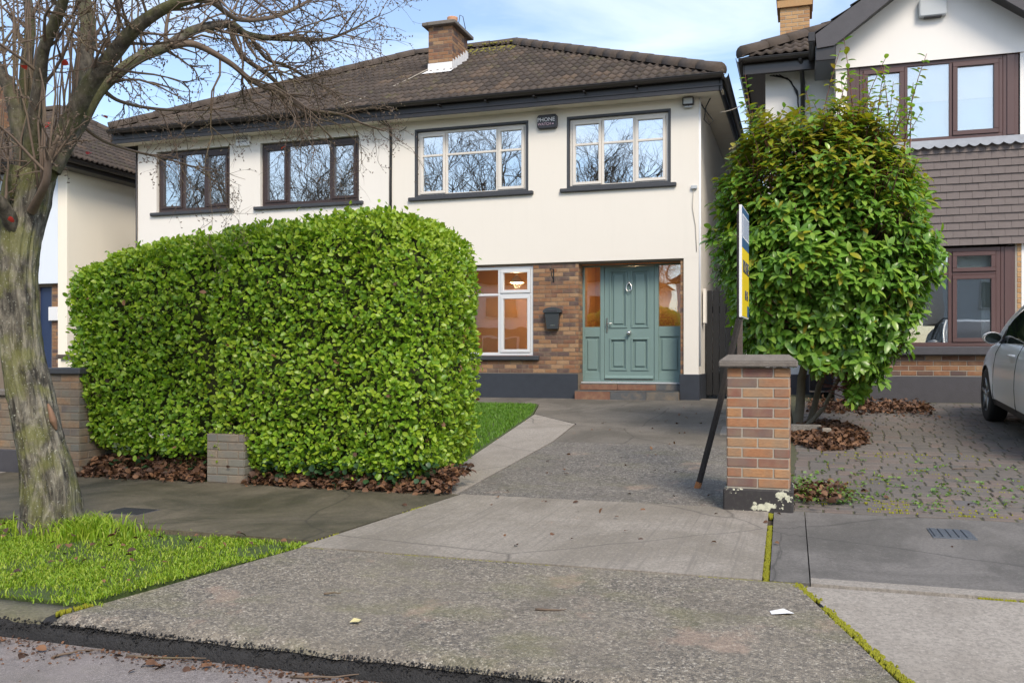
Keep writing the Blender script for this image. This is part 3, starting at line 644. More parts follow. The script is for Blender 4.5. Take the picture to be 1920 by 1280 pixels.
# hall behind the door
mb = MB(); X0, X1, Y0, Y1, Z0, Z1 = -3.9, -1.92, DY + 0.10, DY + 1.6, 0.7, 2.95
mb.quad((X0, Y1, Z0), (X1, Y1, Z0), (X1, Y1, Z1), (X0, Y1, Z1)); mb.quad((X0, Y0, Z0), (X0, Y1, Z0), (X0, Y1, Z1), (X0, Y0, Z1)); mb.quad((X1, Y1, Z0), (X1, Y0, Z0), (X1, Y0, Z1), (X1, Y1, Z1)); mb.quad((X0, Y0, Z0), (X1, Y0, Z0), (X1, Y1, Z0), (X0, Y1, Z0)); mb.quad((X0, Y1, Z1), (X1, Y1, Z1), (X1, Y0, Z1), (X0, Y0, Z1)); mb.build('hall_wall', 'orange', hr)
# eaves
def eaves(parent, x0, x1, side=None, dark='darkwood'):
    mb = MB(); mb.box(x0, x1, 15.275, H - 0.002, EZ - 0.015, EZ); mb.build('soffit', 'soffit', parent)
    mb = MB(); mb.bbox(x0, x1, 15.25, 15.274, EZ - 0.035, EAVE - 0.03, 0.004); mb.bbox(x0, x1, 15.236, 15.249, EZ + 0.04, EZ + 0.075, 0.004); mb.build('fascia', dark, parent)
    mb = MB(); gutter(mb, (x0, 15.165, EAVE - 0.012), (x1, 15.165, EAVE - 0.012), 0.068)
    for k in range(int((x1 - x0) / 0.9)): mb.box(x0 + 0.3 + k * 0.9, x0 + 0.33 + k * 0.9, 15.105, 15.25, EAVE - 0.12, EAVE - 0.105)
    mb.build('gutter', 'gutter', parent)
eaves(hr, XP, -1.24)
# side eave: boards, fascia, gutter
for k in range(20): MB().bbox(XR + 0.01, -1.302, 15.30 + k * 0.43, 15.725 + k * 0.43, EZ - 0.018, EZ - 0.002, 0.004).build('soffit_board', 'soffit', hr)
mb = MB(); mb.bbox(-1.30, -1.275, 15.25, 24.0, EZ - 0.035, EAVE - 0.03, 0.004); mb.build('fascia', 'gutter', hr)
mb = MB(); gutter(mb, (-1.205, 15.12, EAVE - 0.045), (-1.205, 24.0, EAVE - 0.045), 0.062, (1, 0, 0)); mb.build('gutter', 'gutter', hr)
RX = -6.20
rf = MB(); deck(rf, XP, -1.27, XP, RX); rf.quad((-1.27, EY, EAVE - 0.012), (-1.27, 2 * RY - EY, EAVE - 0.012), (RX, RY, RZ - 0.012), (RX, RY, RZ - 0.013)); roof = rf.build('roof', 'ridge', hr)
roof_slope(roof, (XP, EY - 0.03, EAVE - 0.01), (1, 0, 0), US, 6.25, 16, [hip_clip(-1.25, RX + 0.02), ((0, RY - 0.02, 0), (0, 1, 0))])
p2 = math.atan((RZ - EAVE) / (RX * -1 - 1.27)); d2 = Vector((RX + 1.27, RY - EY, 0)); n2 = Vector((-d2.y, d2.x, 0)).normalized(); n2 = n2 if n2.y < 0 else -n2
n3 = Vector((n2.x, -n2.y, 0))
roof_slope(roof, (-1.25, EY, EAVE - 0.01), (0, 1, 0), (-math.cos(p2), 0, math.sin(p2)), 8.8, 17, [((-1.27, EY, 0), n2[:]), ((-1.27, 2 * RY - EY, 0), n3[:])], as_parts=False)
ridge_caps(roof, (-1.28, EY + 0.0, EAVE + 0.05), (RX, RY, RZ + 0.05), 0.155); ridge_caps(roof, (RX + 0.05, RY, RZ + 0.05), (XP, RY, RZ + 0.05), 0.14)
ridge_caps(roof, (-1.28, 2 * RY - EY, EAVE + 0.05), (RX, RY, RZ + 0.05), 0.15)
mm = MB()
for k in range(420):
    x = random.uniform(XP + 0.1, RX + 0.1); s_ = abs(random.gauss(0, 0.35)); y = RY - 0.05 - s_ * 0.8; z = RZ - (RY - y) * 0.552 + 0.035 + (0.10 if s_ < 0.12 else 0)
    r = random.uniform(0.012, 0.035); mm.tube([(x, y, z - r * .5), (x, y, z + r * .2), (x, y, z + r * .7)], [r, r * 0.9, r * 0.3], 5)
stuff(mm.build('roof_moss', 'moss_roof', roof))
# chimney
CX0, CX1, CY0, CY1 = -7.46, -6.93, 17.50, 18.40
ch = MB().box(CX0, CX1, CY0, CY1, 6.9, 8.08).build('chimney', 'mortar', hr)
brick_panel(ch, (CX0, CY0, 0), CX1 - CX0, 7.315, 10, 'brick', proud=0.005); brick_panel(ch, (CX1, CY0 + 0.005, 0), CY1 - CY0 - 0.005, 7.315, 10, 'brick', yaw=math.pi / 2, off=1, proud=0.005)
mb = MB(); mb.bbox(CX0 - 0.11, CX1 + 0.11, CY0 - 0.11, CY1 + 0.11, 8.075, 8.15, 0.01); mb.bbox(CX0 - 0.05, CX1 + 0.05, CY0 - 0.05, CY1 + 0.05, 8.15, 8.18, 0.01); mb.build('chimney_cap', 'slab', ch)
mb = MB(); mb.bbox(CX0 - 0.012, CX1 + 0.012, CY0 - 0.014, CY0 - 0.002, 7.02, 7.31, 0.004); mb.quad((CX0 - 0.06, CY0 - 0.24, 7.035), (CX1 + 0.06, CY0 - 0.24, 7.035), (CX1 + 0.04, CY0 - 0.01, 7.16), (CX0 - 0.04, CY0 - 0.01, 7.16)); mb.build('lead_flashing', 'flash', ch)
for k in range(6):
    y = CY0 + 0.02 + k * 0.15; z = 7.0 + (y - CY0 + 0.07) * 0.552
    mb = MB(); mb.bbox(CX1 + 0.006, CX1 + 0.016, y, y + 0.145, z + 0.02, z + 0.33, 0.003); mb.build('step_flashing', 'flash', ch)
mb = MB(); px, py = -7.10, 17.95; mb.tube([(px, py, 8.17), (px, py, 8.30), (px, py, 8.38), (px, py, 8.40)], [0.115, 0.105, 0.115, 0.115], 18); mb.build('chimney_pot', 'pot', ch)
mb = MB(); mb.tube([(-6.95, 17.9, 8.17), (-6.93, 17.95, 8.44), (-6.88, 18.0, 8.42), (-6.84, 18.05, 8.17)], 0.008, 5); mb.build('aerial_bracket', 'cable', ch)
# cables, vents and the white corner pipe
mb = MB()
for k in range(3):
    x = XP + 0.03 + k * 0.018; mb.tube([(x - 0.1 + k * .05, 15.3, EZ - 0.03), (x, H - 0.03, EZ - 0.1), (x + 0.004, H - 0.012, 5.2), (x - 0.004, H - 0.012, 4.4), (x, H - 0.012, 3.0)], 0.011, 5)
mb.tube([(XP + 0.30 + 0.08 * math.cos(w), H - 0.03, EZ - 0.10 - 0.09 * abs(math.sin(w * 0.5))) for w in [0.4 * k for k in range(9)]], 0.006, 4)
mb.build('wall_cable', 'cable', hr)
def wall_vent(parent, x, z):
    mb = MB(); ring(mb, x - 0.11, x + 0.11, z - 0.10, z + 0.10, H - 0.012, H + 0.002, 0.018)
    for k in range(6): mb.prism_x([(H - 0.010, z - 0.078 + k * 0.028), (H - 0.003, z - 0.062 + k * 0.028), (H - 0.001, z - 0.066 + k * 0.028)], x - 0.095, x + 0.095)
    mb.build('wall_vent', 'white', parent)
wall_vent(hr, -7.24, 5.36)
mb = MB(); mb.tube([(XR + 0.02, H + 0.02, EZ - 0.02), (XR + 0.02, H + 0.02, 1.0)], 0.022, 8); mb.build('corner_pipe', 'whiteplastic', hr)
mb = MB(); mb.tube([(XR - 0.08, H - 0.02, 4.02), (XR - 0.10, H - 0.015, 3.7), (XR - 0.05, H - 0.012, 3.4), (XR - 0.03, H - 0.01, 2.95)], 0.005, 4); mb.build('wall_cable', 'palecable', hr)
mb = MB(); mb.tube([(XR + 0.05, H - 0.0, 5.45), (XR + 0.16, H + 0.1, 5.30), (XR + 0.24, H + 0.12, 5.20), (XR + 0.17, H + 0.1, 5.12), (XR + 0.09, H + 0.05, 5.20), (XR + 0.12, H + 0.05, 5.42), (XR + 0.2, H, 5.55)], 0.010, 6); mb.build('cable_loop', 'cable', hr)
mb = MB(); mb.bbox(XR - 0.12, XR - 0.02, H - 0.05, H - 0.002, 4.02, 4.08, 0.006); mb.build('junction_box', 'greyplastic', hr)
mb = MB(); mb.bbox(XR + 0.025, XR + 0.075, H + 0.45, H + 0.7, 1.75, 2.35, 0.008); mb.build('meter_box', 'white', hr)

# ---------- the attached white house with brown windows
hl = thing('semi_detached_house', 'white semi-detached house with dark brown windows joined on behind the clipped hedge', 'house', ((XL + XP) / 2, H, 0.42))
V1, V2 = (-12.78, -11.0, 4.15, 5.42), (-10.29, -8.10, 4.15, 5.42)
mb = MB(); wall_mesh(mb, XL, XP - 0.003, 2.85, EZ, H + 0.002, 0.25, [V1, V2]); mb.box(XL, XL + 0.25, H + 0.253, 23.6, 0.4, EZ - 0.002); mb.box(XL + 0.26, XP - 0.005, 23.35, 23.6, 0.4, EZ - 0.002); mb.build('upper_wall', 'white', hl)
GL = (-12.9, -11.0, 0.6, 2.80); GM = (-10.3, -7.9, 1.18, 2.82)
mb = MB(); wall_mesh(mb, XL + 0.004, XP - 0.005, 0.36, 2.846, H + 0.045, 0.28, [GM, GL]); mb.build('lower_wall', 'old_brick', hl)
MB().bbox(GL[0], GL[1], H + 0.2, H + 0.26, GL[2], GL[3], 0.01).build('front_door', 'navy', hl)
MB().bbox(XL, XP - 0.01, H - 0.01, H + 0.043, 0.36, 0.86, 0.008).build('plinth', 'plinth2', hl)
window(hl, *[V1[0] + 0.02, V1[1] - 0.02, V1[2] + 0.01, V1[3] - 0.03], H + 0.06, [(0, 0.34, True), (0.34, 0.67, False), (0.67, 1, True)], 'brownpvc', fw=0.07, sw=0.05, curtains=((0.74, 0.95),))
window(hl, *[V2[0] + 0.02, V2[1] - 0.02, V2[2] + 0.01, V2[3] - 0.03], H + 0.06, [(0, 0.255, True), (0.255, 0.73, False), (0.73, 1, True)], 'brownpvc', fw=0.07, sw=0.05, curtains=((0.78, 0.96),))
window(hl, GM[0], GM[1], GM[2], GM[3], H + 0.10, [(0, 0.5, False), (0.5, 1, True)], 'brownpvc')
for (a, b, c, d) in (V1, V2):
    mb = MB(); mb.bbox(a - 0.13, b + 0.10, H - 0.06, H + 0.05, c - 0.065, c + 0.004, 0.012); mb.build('window_sill', 'sill', hl)
eaves(hl, -13.62, XP - 0.004)
mb = MB(); mb.bbox(-13.62, -13.6, 15.25, 24.0, EZ - 0.035, EAVE - 0.03, 0.004); mb.build('fascia', 'darkwood', hl)
RXL = -8.72
rf = MB(); deck(rf, -13.62, XP, RXL, XP); rf.quad((-13.62, 2 * RY - EY, EAVE - 0.012), (-13.62, EY, EAVE - 0.012), (RXL, RY, RZ - 0.012), (RXL, RY, RZ - 0.013)); roofl = rf.build('roof', 'ridge', hl)
roof_slope(roofl, (-13.77, EY - 0.03, EAVE - 0.01), (1, 0, 0), US, 6.3, 16, [hip_clip(-13.64, RXL - 0.02), ((0, RY - 0.02, 0), (0, 1, 0)), ((XP, 0, 0), (1, 0, 0))])
ridge_caps(roofl, (-13.62, EY, EAVE + 0.05), (RXL, RY, RZ + 0.05), 0.15); ridge_caps(roofl, (XP, RY, RZ + 0.05), (RXL, RY, RZ + 0.05), 0.14); ridge_caps(roofl, (-13.62, 2 * RY - EY, EAVE + 0.05), (RXL, RY, RZ + 0.05), 0.15)
wall_vent(hl, -7.74, 5.36)
mb = MB(); mb.tube([(XL - 0.02, H - 0.015, EZ - 0.03), (XL - 0.02, H - 0.015, 0.5)], 0.018, 6); mb.build('downpipe', 'darkwood', hl)

# ---------- the neighbour on the right with the gabled bay
hn = thing('gabled_house', 'white house with a gabled bay, maroon windows and brown hung tiles', 'house', (3.0, 15.0, 0.5))
BX0, BX1, BY = 0.50, 3.22, 14.60; NZ = 5.88
mb = MB(); wall_mesh(mb, -0.57, 0.60, 0.45, NZ, H, 0.25, []); mb.box(-0.57, -0.32, H + 0.26, 24, 0.45, NZ); wall_mesh(mb, 3.15, 8.2, 0.45, NZ, H, 0.25, [(4.6, 6.4, 4.3, 5.5), (4.2, 6.2, 0.47, 2.75)]); mb.box(7.95, 8.2, H + 0.26, 24, 0.45, NZ)
mb.box(BX0, BX0 + 0.2, BY + 0.01, H - 0.005, 0.45, 5.56); mb.box(BX1 - 0.2, BX1, BY + 0.01, H - 0.005, 0.45, 5.56); mb.box(3.0, BX1 + 0.01, BY - 0.003, BY + 0.009, 4.2, 5.535)
gz = lambda x: 7.02 - 0.68 * abs(x - 1.86)
mb.prism_y([(BX0 - 0.01, 5.54), (BX1 + 0.01, 5.54), (BX1 + 0.01, gz(BX1)), (1.86, gz(1.86)), (BX0 - 0.01, gz(BX0))], BY - 0.02, BY + 0.2)
mb.build('wall', 'nbwhite', hn)
mb = MB(); mb.box(0.60, 3.0, BY + 0.05, BY + 0.2, 0.45, 1.20); mb.box(2.94, BX1, BY + 0.02, BY + 0.2, 0.45, 4.2); mb.box(BX0, 0.60, BY + 0.02, BY + 0.2, 0.45, 4.2); nbw = mb.build('brick_wall', 'mortar2', hn)
brick_panel(nbw, (0.52, BY + 0.05, 0), 2.44, 0.878, 4, 'brick', proud=0.006); brick_panel(nbw, (2.965, BY + 0.02, 0), 0.255, 0.878, 26, 'tan_brick', proud=0.006)
MB().bbox(BX0 - 0.02, BX1 + 0.02, BY - 0.03, BY + 0.10, 0.42, 0.872, 0.008).build('plinth', 'plinth2', hn)
MB().bbox(-0.59, 0.49, H - 0.03, H - 0.002, 0.42, 0.872, 0.008).build('plinth', 'plinth2', hn)
MB().bbox(0.56, 2.96, BY - 0.07, BY + 0.12, 1.185, 1.31, 0.012).build('window_sill', 'plinth2', hn)
# upper bay window with side panels and roller blinds
uw = window(hn, 0.84, 2.78, 4.36, 5.535, BY + 0.02, [(0, 0.325, True), (0.325, 0.655, False), (0.655, 1, True)], 'maroon', gmat='glass2', fw=0.05, sw=0.065, room=None)
for (a, b) in ((0.61, 0.838), (2.782, 2.985)):
    mb = MB(); mb.bbox(a, b, BY + 0.02, BY + 0.06, 4.36, 5.535, 0.005); mb.bbox(a + 0.05, b - 0.05, BY + 0.005, BY + 0.03, 4.37, 5.53, 0.005); mb.build('window_panel', 'maroon', uw)
for (a, b) in ((0.86, 1.46), (1.48, 2.10), (2.12, 2.76)):
    MB().box(a, b, BY + 0.075, BY + 0.08, 4.95, 5.52).build('roller_blind', 'blind', uw); MB().box(a, b, BY + 0.095, BY + 0.10, 4.37, 4.96).build('sky_reflection', 'reflected_sky', uw)  # pale blue sheet paints the sky reflection in the lower panes
MB().box(0.6, 3.0, BY - 0.01, BY + 0.10, 5.536, 5.56).build('window_head', 'maroon', uw)
lw = window(hn, 0.62, 2.75, 1.312, 2.76, BY + 0.02, [(0, 0.28, 'split'), (0.28, 0.70, False), (0.70, 1, 'split')], 'maroon', transom=0.24, gmat='clear', fw=0.06, sw=0.06, room=('room', 2.2), curtains=((0.0, 0.1), (0.90, 0.97)))
MB().box(0.66, 2.7, BY + 0.15, BY + 0.155, 2.36, 2.74).build('roller_blind', 'blind', lw)
mb = MB(); mb.bbox(2.752, 2.942, BY + 0.02, BY + 0.07, 1.312, 2.76, 0.005); mb.bbox(2.80, 2.90, BY + 0.008, BY + 0.03, 1.32, 2.75, 0.005); mb.build('window_panel', 'maroon', lw)
window(hn, 4.6, 6.4, 4.3, 5.5, H + 0.05, [(0, 0.5, True), (0.5, 1, False)], 'maroon'); MB().bbox(4.2, 6.2, H + 0.15, H + 0.2, 0.47, 2.75, 0.01).build('front_door', 'maroon', hn)
# lead apron with scalloped edge
mb = MB(); n = 60
for k in range(18):
    x0 = 0.50 + k * 0.1511; pts = [(x0, 4.355), (x0 + 0.1511, 4.355), (x0 + 0.1511, 4.25)] + [(x0 + 0.1511 * (1 - j / 8), 4.25 - 0.045 * math.sin(math.pi * j / 8)) for j in range(1, 8)] + [(x0, 4.25)]
    pts = pts[::-1]; b0 = len(mb.v)
    mb.add([(x, BY - 0.02 - 0.13 * (4.355 - z) / 0.15 - 0.012 * 0, z) for x, z in pts], [tuple(range(len(pts)))[::-1]])
    mb.add([(x, BY - 0.012 - 0.13 * (4.355 - z) / 0.15, z) for x, z in pts], [tuple(range(len(pts)))])
mb.quad((0.5, BY - 0.02, 4.355), (3.22, BY - 0.02, 4.355), (3.22, BY + 0.03, 4.362), (0.5, BY + 0.03, 4.362)); mb.build('lead_apron', 'lead', hn)
# hung tiles
tb = MB().box(0.5, 3.22, BY - 0.035, BY + 0.02, 2.80, 4.30).build('tile_backing', 'darkwood', hn)
HT = {}
for r in range(13):
    z = 2.785 + r * 0.113; s = -0.085 if r % 2 else 0.0; x = BX0 + s
    while x < BX1 - 0.02:
        a, b = max(x, BX0), min(x + 0.167, BX1); x += 0.170
        if b - a < 0.03: continue
        key = round(b - a, 3)
        if key not in HT:
            m_ = MB(); L = b - a; m_.add([(-L/2, -0.032, 0), (L/2, -0.032, 0), (L/2, -0.006, 0.155), (-L/2, -0.006, 0.155), (-L/2, -0.020, 0), (L/2, -0.020, 0), (L/2, 0.004, 0.155), (-L/2, 0.004, 0.155)], [(0, 1, 2, 3), (1, 0, 4, 5), (0, 3, 7, 4), (2, 1, 5, 6), (3, 2, 6, 7)]); HT[key] = m_.mesh('hung_tile', 'hangtile')
        link('hung_tile', HT[key], tb, ((a + b) / 2, BY - 0.042 + random.uniform(-0.003, 0.002), z), Matrix.Rotation(random.uniform(-0.006, 0.006), 3, 'Y').to_quaternion())
# main roof left of the bay
NE = 6.06; NEX = -0.92
mb = MB(); mb.box(NEX + 0.05, 0.42, 15.275, H - 0.002, NZ - 0.015, NZ); mb.box(NEX + 0.04, -0.575, H, 24, NZ - 0.017, NZ - 0.002); mb.build('soffit', 'gutter', hn)
mb = MB(); mb.bbox(NEX + 0.03, 0.42, 15.25, 15.274, NZ - 0.10, NE - 0.03, 0.004); mb.bbox(NEX + 0.01, NEX + 0.03, 15.25, 24, NZ - 0.10, NE - 0.03, 0.004); mb.build('fascia', 'gutter', hn)
mb = MB(); gutter(mb, (NEX - 0.06, 15.175, NE - 0.05), (0.34, 15.175, NE - 0.05), 0.062); gutter(mb, (NEX - 0.03, 24.0, NE - 0.05), (NEX - 0.03, 15.1, NE - 0.05), 0.062, (-1, 0, 0)); mb.build('gutter', 'gutter', hn)
NRX = 3.9; nrz = NE + (RY - EY) * 0.552
rf = MB(); rf.quad((NEX, EY, NE - .012), (8.6, EY, NE - .012), (NRX + .4, RY, nrz - .012), (NRX, RY, nrz - .012)); rf.quad((NEX, 24, NE - .012), (NEX, EY, NE - .012), (NRX, RY, nrz - .012), (NRX, RY, nrz - .013)); rf.quad((8.6, 24, NE - .012), (NEX, 24, NE - .012), (NRX, RY, nrz - .012), (NRX + .4, RY, nrz - .012)); rf.quad((8.6, EY, NE - .012), (8.6, 24, NE - .012), (NRX + .4, RY, nrz - .012), (NRX + .4, RY, nrz - .011)); roofn = rf.build('roof', 'ridge', hn)
hc = hip_clip(NEX - 0.02, NRX)
roof_slope(roofn, (NEX, EY - 0.03, NE - 0.01), (1, 0, 0), US, 2.4, 9, [hc]); roof_slope(roofn, (NEX + 2.4, EY - 0.03, NE - 0.01), (1, 0, 0), US, 7.0, 15, [hc, hip_clip(8.6, NRX + 0.4)], as_parts=False)
ridge_caps(roofn, (NEX, EY, NE + 0.05), (NRX, RY, nrz + 0.05), 0.155)
# bay roof
pb = math.atan(0.68); bz0 = 5.98; bx0 = 0.20; AX = 1.86; bzt = bz0 + (AX - bx0) * 0.68
rf = MB(); rf.quad((bx0, 17.2, bz0 - .01), (bx0, 14.22, bz0 - .01), (AX, 14.22, bzt - .01), (AX, 17.2, bzt - .01)); rf.quad((2 * AX - bx0, 14.22, bz0 - .01), (2 * AX - bx0, 17.2, bz0 - .01), (AX, 17.2, bzt - .01), (AX, 14.22, bzt - .01)); broof = rf.build('bay_roof', 'ridge', hn)
roof_slope(broof, (bx0 - 0.02, 16.95, bz0 - 0.01), (0, -1, 0), (math.cos(pb), 0, math.sin(pb)), 2.7, 6, [((AX, 0, 0), (1, 0, 0)), ((0, 14.20, 0), (0, -1, 0))])
roof_slope(broof, (2 * AX - bx0 + 0.02, 14.20, bz0 - 0.01), (0, 1, 0), (-math.cos(pb), 0, math.sin(pb)), 2.7, 6, [((AX, 0, 0), (-1, 0, 0))], as_parts=False)
ridge_caps(broof, (AX, 14.18, bzt + 0.03), (AX, 17.2, bzt + 0.03), 0.13)
for sgn in (-1, 1):
    X = lambda x: AX + sgn * (x - AX)
    low = [(X(0.22), bz0 - 0.22), (X(0.46), bz0 - 0.20), (X(AX), bzt - 0.27), (X(AX), bzt - 0.01), (X(0.20), bz0 - 0.01)]
    if sgn > 0: low = low
    else: low = low[::-1]
    MB().prism_y(low, 14.20, 14.235).build('barge_board', 'lead' if False else 'plinth2', hn)
    sf = [(X(0.40), bz0 - 0.17), (X(AX), bzt - 0.225), (X(AX), bzt - 0.20), (X(0.40), bz0 - 0.145)]
    MB().prism_y(sf if sgn > 0 else sf[::-1], 14.236, BY - 0.021).build('barge_soffit', 'gutter', hn)
mb = MB(); mb.bbox(0.20, 0.492, 14.236, H - 0.34, bz0 - 0.40, bz0 - 0.17, 0.01); mb.build('eave_box', 'gutter', hn)
mb = MB(); mb.bbox(0.10, 0.195, 14.17, 14.29, bz0 - 0.12, bz0 + 0.02, 0.01); mb.bbox(0.11, 0.19, 14.29, 15.16, bz0 - 0.10, bz0 - 0.01, 0.01); mb.build('bay_gutter', 'gutter', hn)
mb = MB(); mb.tube([(-0.02, 15.18, NE - 0.10), (0.0, 15.3, NE - 0.18), (0.02, H - 0.06, NE - 0.42), (0.02, H - 0.06, 0.6)], 0.036, 10); mb.build('downpipe', 'darkwood', hn)
mb = MB()
for k in range(4): mb.tube([(-0.5 + k * .05, H - 0.02, NZ - 0.05), (-0.22 + k * .02, H - 0.025, NZ - 0.12 - k * 0.02), (-0.06, H - 0.03, NZ - 0.35 - k * .03), (-0.03, H - 0.03, 4.8), (-0.035, H - 0.03, 3.2)], 0.009, 5)
mb.build('wall_cable', 'cable', hn)
# tan chimney
ch = MB().box(-0.40, 0.15, 18.5, 19.2, 6.6, 8.6).build('chimney', 'mortar2', hn)
brick_panel(ch, (-0.40, 18.5, 0), 0.55, 7.10, 20, 'tan_brick', proud=0.005); brick_panel(ch, (0.15, 18.505, 0), 0.69, 7.10, 20, 'tan_brick', yaw=math.pi / 2, off=1, proud=0.005)
MB().bbox(-0.455, 0.205, 18.44, 19.25, 8.0, 8.15, 0.004).bbox(-0.47, 0.22, 18.42, 19.27, 8.155, 8.7, 0.004).build('chimney_corbel', 'tan_brick', ch)

# ---------- the house beyond on the left
hf = thing('hipped_house', 'house at the far left edge with a brown hipped roof behind the bare tree', 'house', (-18.0, 16.0, 0.3))
FX = -15.10; FE = 5.20
mb = MB(); mb.box(FX - 0.25, FX, H, 23.6, 0.1, FE); mb.build('side_wall', 'lcream', hf)
FD = [(-16.0, -15.62, 0.4, 2.70)]
mb = MB(); wall_mesh(mb, -22.5, FX - 0.252, 2.76, FE, H - 0.002, 0.25, []); mb.build('front_wall', 'lshade', hf)
mb = MB(); wall_mesh(mb, -22.5, FX - 0.02, 0.1, 2.756, H + 0.1, 0.2, FD); fbw = mb.build('brick_wall', 'mortar', hf)
brick_panel(fbw, (-15.60, H + 0.1, 0), 0.46, 0.5, 30, 'brick', proud=0.006); brick_panel(fbw, (-17.6, H + 0.1, 0), 1.58, 0.5, 30, 'brick', proud=0.006, skip=lambda a, b, z: a < 0.6)
MB().bbox(-16.0, -15.62, H + 0.16, H + 0.2, 0.4, 2.7, 0.01).build('front_door', 'navy', hf)
MB().bbox(-15.64, -15.38, H + 0.02, H + 0.09, 1.95, 2.25, 0.01).build('meter_box', 'whiteplastic', hf)
mb = MB(); mb.bbox(-14.98, -14.4, H + 0.5, H + 0.56, 0.3, 2.3, 0.01); mb.build('side_gate', 'navy', hf)
mb = MB(); mb.box(-15.08, -14.2, H + 0.42, H + 0.60, 2.305, 2.62); arch = mb.build('brick_arch', 'mortar', hf); brick_panel(arch, (-15.08, H + 0.42, 0), 0.88, 2.32, 4, 'brick', proud=0.006)
FEX = -14.72; frx, fry = -19.2, 19.6; frz = FE + 0.2 + (fry - EY) * 0.56
rf = MB(); rf.quad((FEX, 15.2, FE + .19), (FEX, 24, FE + .19), (frx, fry, frz - .012), (frx, fry, frz - .013)); rf.quad((-27, 15.2, FE + .19), (FEX, 15.2, FE + .19), (frx, fry, frz - .012), (-23, fry, frz - .012)); rf.quad((FEX, 24, FE + .19), (-27, 24, FE + .19), (-23, fry, frz - .012), (frx, fry, frz - .012)); rooff = rf.build('roof', 'ridge', hf)
pf = math.atan((frz - FE - .2) / (FEX - frx)); dd = Vector((frx - FEX, fry - EY, 0)); na = Vector((-dd.y, dd.x, 0)).normalized(); na = na if na.y < 0 else -na
roof_slope(rooff, (FEX + 0.02, EY, FE + 0.19), (0, 1, 0), (-math.cos(pf), 0, math.sin(pf)), 8.8, 16, [((FEX, EY, 0), na[:]), ((FEX, 24, 0), (na.x, -na.y, 0))])
roof_slope(rooff, (-24, EY - 0.02, FE + 0.19), (1, 0, 0), (0, math.cos(math.atan(.56)), math.sin(math.atan(.56))), 9.3, 15, [((FEX, EY, 0), (-na)[:])], as_parts=False)
ridge_caps(rooff, (FEX, EY, FE + 0.24), (frx, fry, frz + .04)); ridge_caps(rooff, (FEX, 24, FE + 0.24), (frx, fry, frz + .04)); ridge_caps(rooff, (frx, fry, frz + .04), (-23, fry, frz + .04))
mb = MB(); mb.bbox(FEX - 0.05, FEX - 0.02, 15.2, 24, FE - 0.02, FE + 0.16, 0.005); mb.box(FX + 0.003, FEX - 0.051, 15.2, 24, FE - 0.02, FE - 0.005); mb.bbox(-22.5, FEX - 0.05, 15.2, 15.23, FE - 0.02, FE + 0.16, 0.005); gutter(mb, (FEX + 0.045, 15.1, FE + 0.12), (FEX + 0.045, 24, FE + 0.12), 0.06, (1, 0, 0)); gutter(mb, (-22.5, 15.12, FE + 0.12), (FEX + 0.1, 15.12, FE + 0.12), 0.06); mb.build('gutter', 'gutter', hf)
fc = MB().box(-20.0, -19.4, 17.6, 18.2, 6.0, 8.3).build('chimney', 'mortar', hf); brick_panel(fc, (-20.0, 17.6, 0), 0.6, 6.9, 18, 'brick', proud=0.005); brick_panel(fc, (-19.4, 17.605, 0), 0.59, 6.9, 18, 'brick', yaw=math.pi / 2, proud=0.005); MB().bbox(-20.08, -19.32, 17.52, 18.28, 8.3, 8.38, 0.01).build('chimney_cap', 'slab', fc)

# ============================================================ GARDEN WALLS AND PILLARS
def pillar(name, label, x0, x1, y0, y1, z0, z1, mat, mort, cap=None, plinth=None, left=False):
    t = thing(name, label, 'pillar', ((x0 + x1) / 2, (y0 + y1) / 2, z0))
    zb = plinth or z0
    core = MB().box(x0, x1, y0, y1, z0 - 0.05, z1 - 0.001).build('core', mort, t)
    n = int(round((z1 - zb) / 0.075))
    brick_panel(core, (x0, y0, 0), x1 - x0, zb, n, mat, unit=0.2275, proud=0.005); brick_panel(core, (x1, y0 + 0.004, 0), y1 - y0 - 0.004, zb, n, mat, yaw=math.pi / 2, off=1, unit=0.2275, proud=0.005)
    if left: brick_panel(core, (x0, y1, 0), y1 - y0 - 0.004, zb, n, mat, yaw=-math.pi / 2, off=1, unit=0.2275, proud=0.005)
    return t
gp = pillar('gate_pillar', 'red brick gate pillar with stone cap and flaking black base', -0.535, -0.085, 7.0, 7.45, 0.0, 1.072, 'pillar_brick', 'mortar2', plinth=0.172, left=True)
t = NT('flaking_black_paint'); k = t.mix(t.ramp(t.noise(7, 5, 0.6, t.map((1, 1, 1.3))), [(0.555, 0.0), (0.57, 1.0)]), (0.030, 0.027, 0.028), (0.55, 0.55, 0.42)); k = t.mix(t.ramp(t.noise(30, 4), [(0.5, 0), (0.7, .4)]), k, (0.06, 0.06, 0.05)); t.col(k); t.rough(0.8); t.bump(t.noise(7, 5, 0.6, t.map((1, 1, 1.3))), 0.4, 0.01); MAT['flaking'] = t.m
MB().bbox(-0.565, -0.055, 6.97, 7.48, -0.05, 0.165, 0.012).build('base', 'flaking', gp)
cp = MB(); cp.bbox(-0.595, -0.025, 6.94, 7.51, 1.078, 1.125, 0.008)
vs = [(-0.59, 6.945, 1.126), (-0.03, 6.945, 1.126), (-0.03, 7.505, 1.126), (-0.59, 7.505, 1.126), (-0.53, 7.01, 1.172), (-0.09, 7.01, 1.172), (-0.09, 7.44, 1.172), (-0.53, 7.44, 1.172)]
cp.add(vs, [(4, 5, 6, 7), (0, 1, 5, 4), (1, 2, 6, 5), (2, 3, 7, 6), (3, 0, 4, 7)]); cp.build('cap_stone', 'slab', gp)
hp = pillar('brick_pier', 'low mossy grey brick pier half swallowed by the hedge', -5.22, -4.83, 7.06, 7.42, 0.0, 0.45, 'grey_brick', 'mortar')
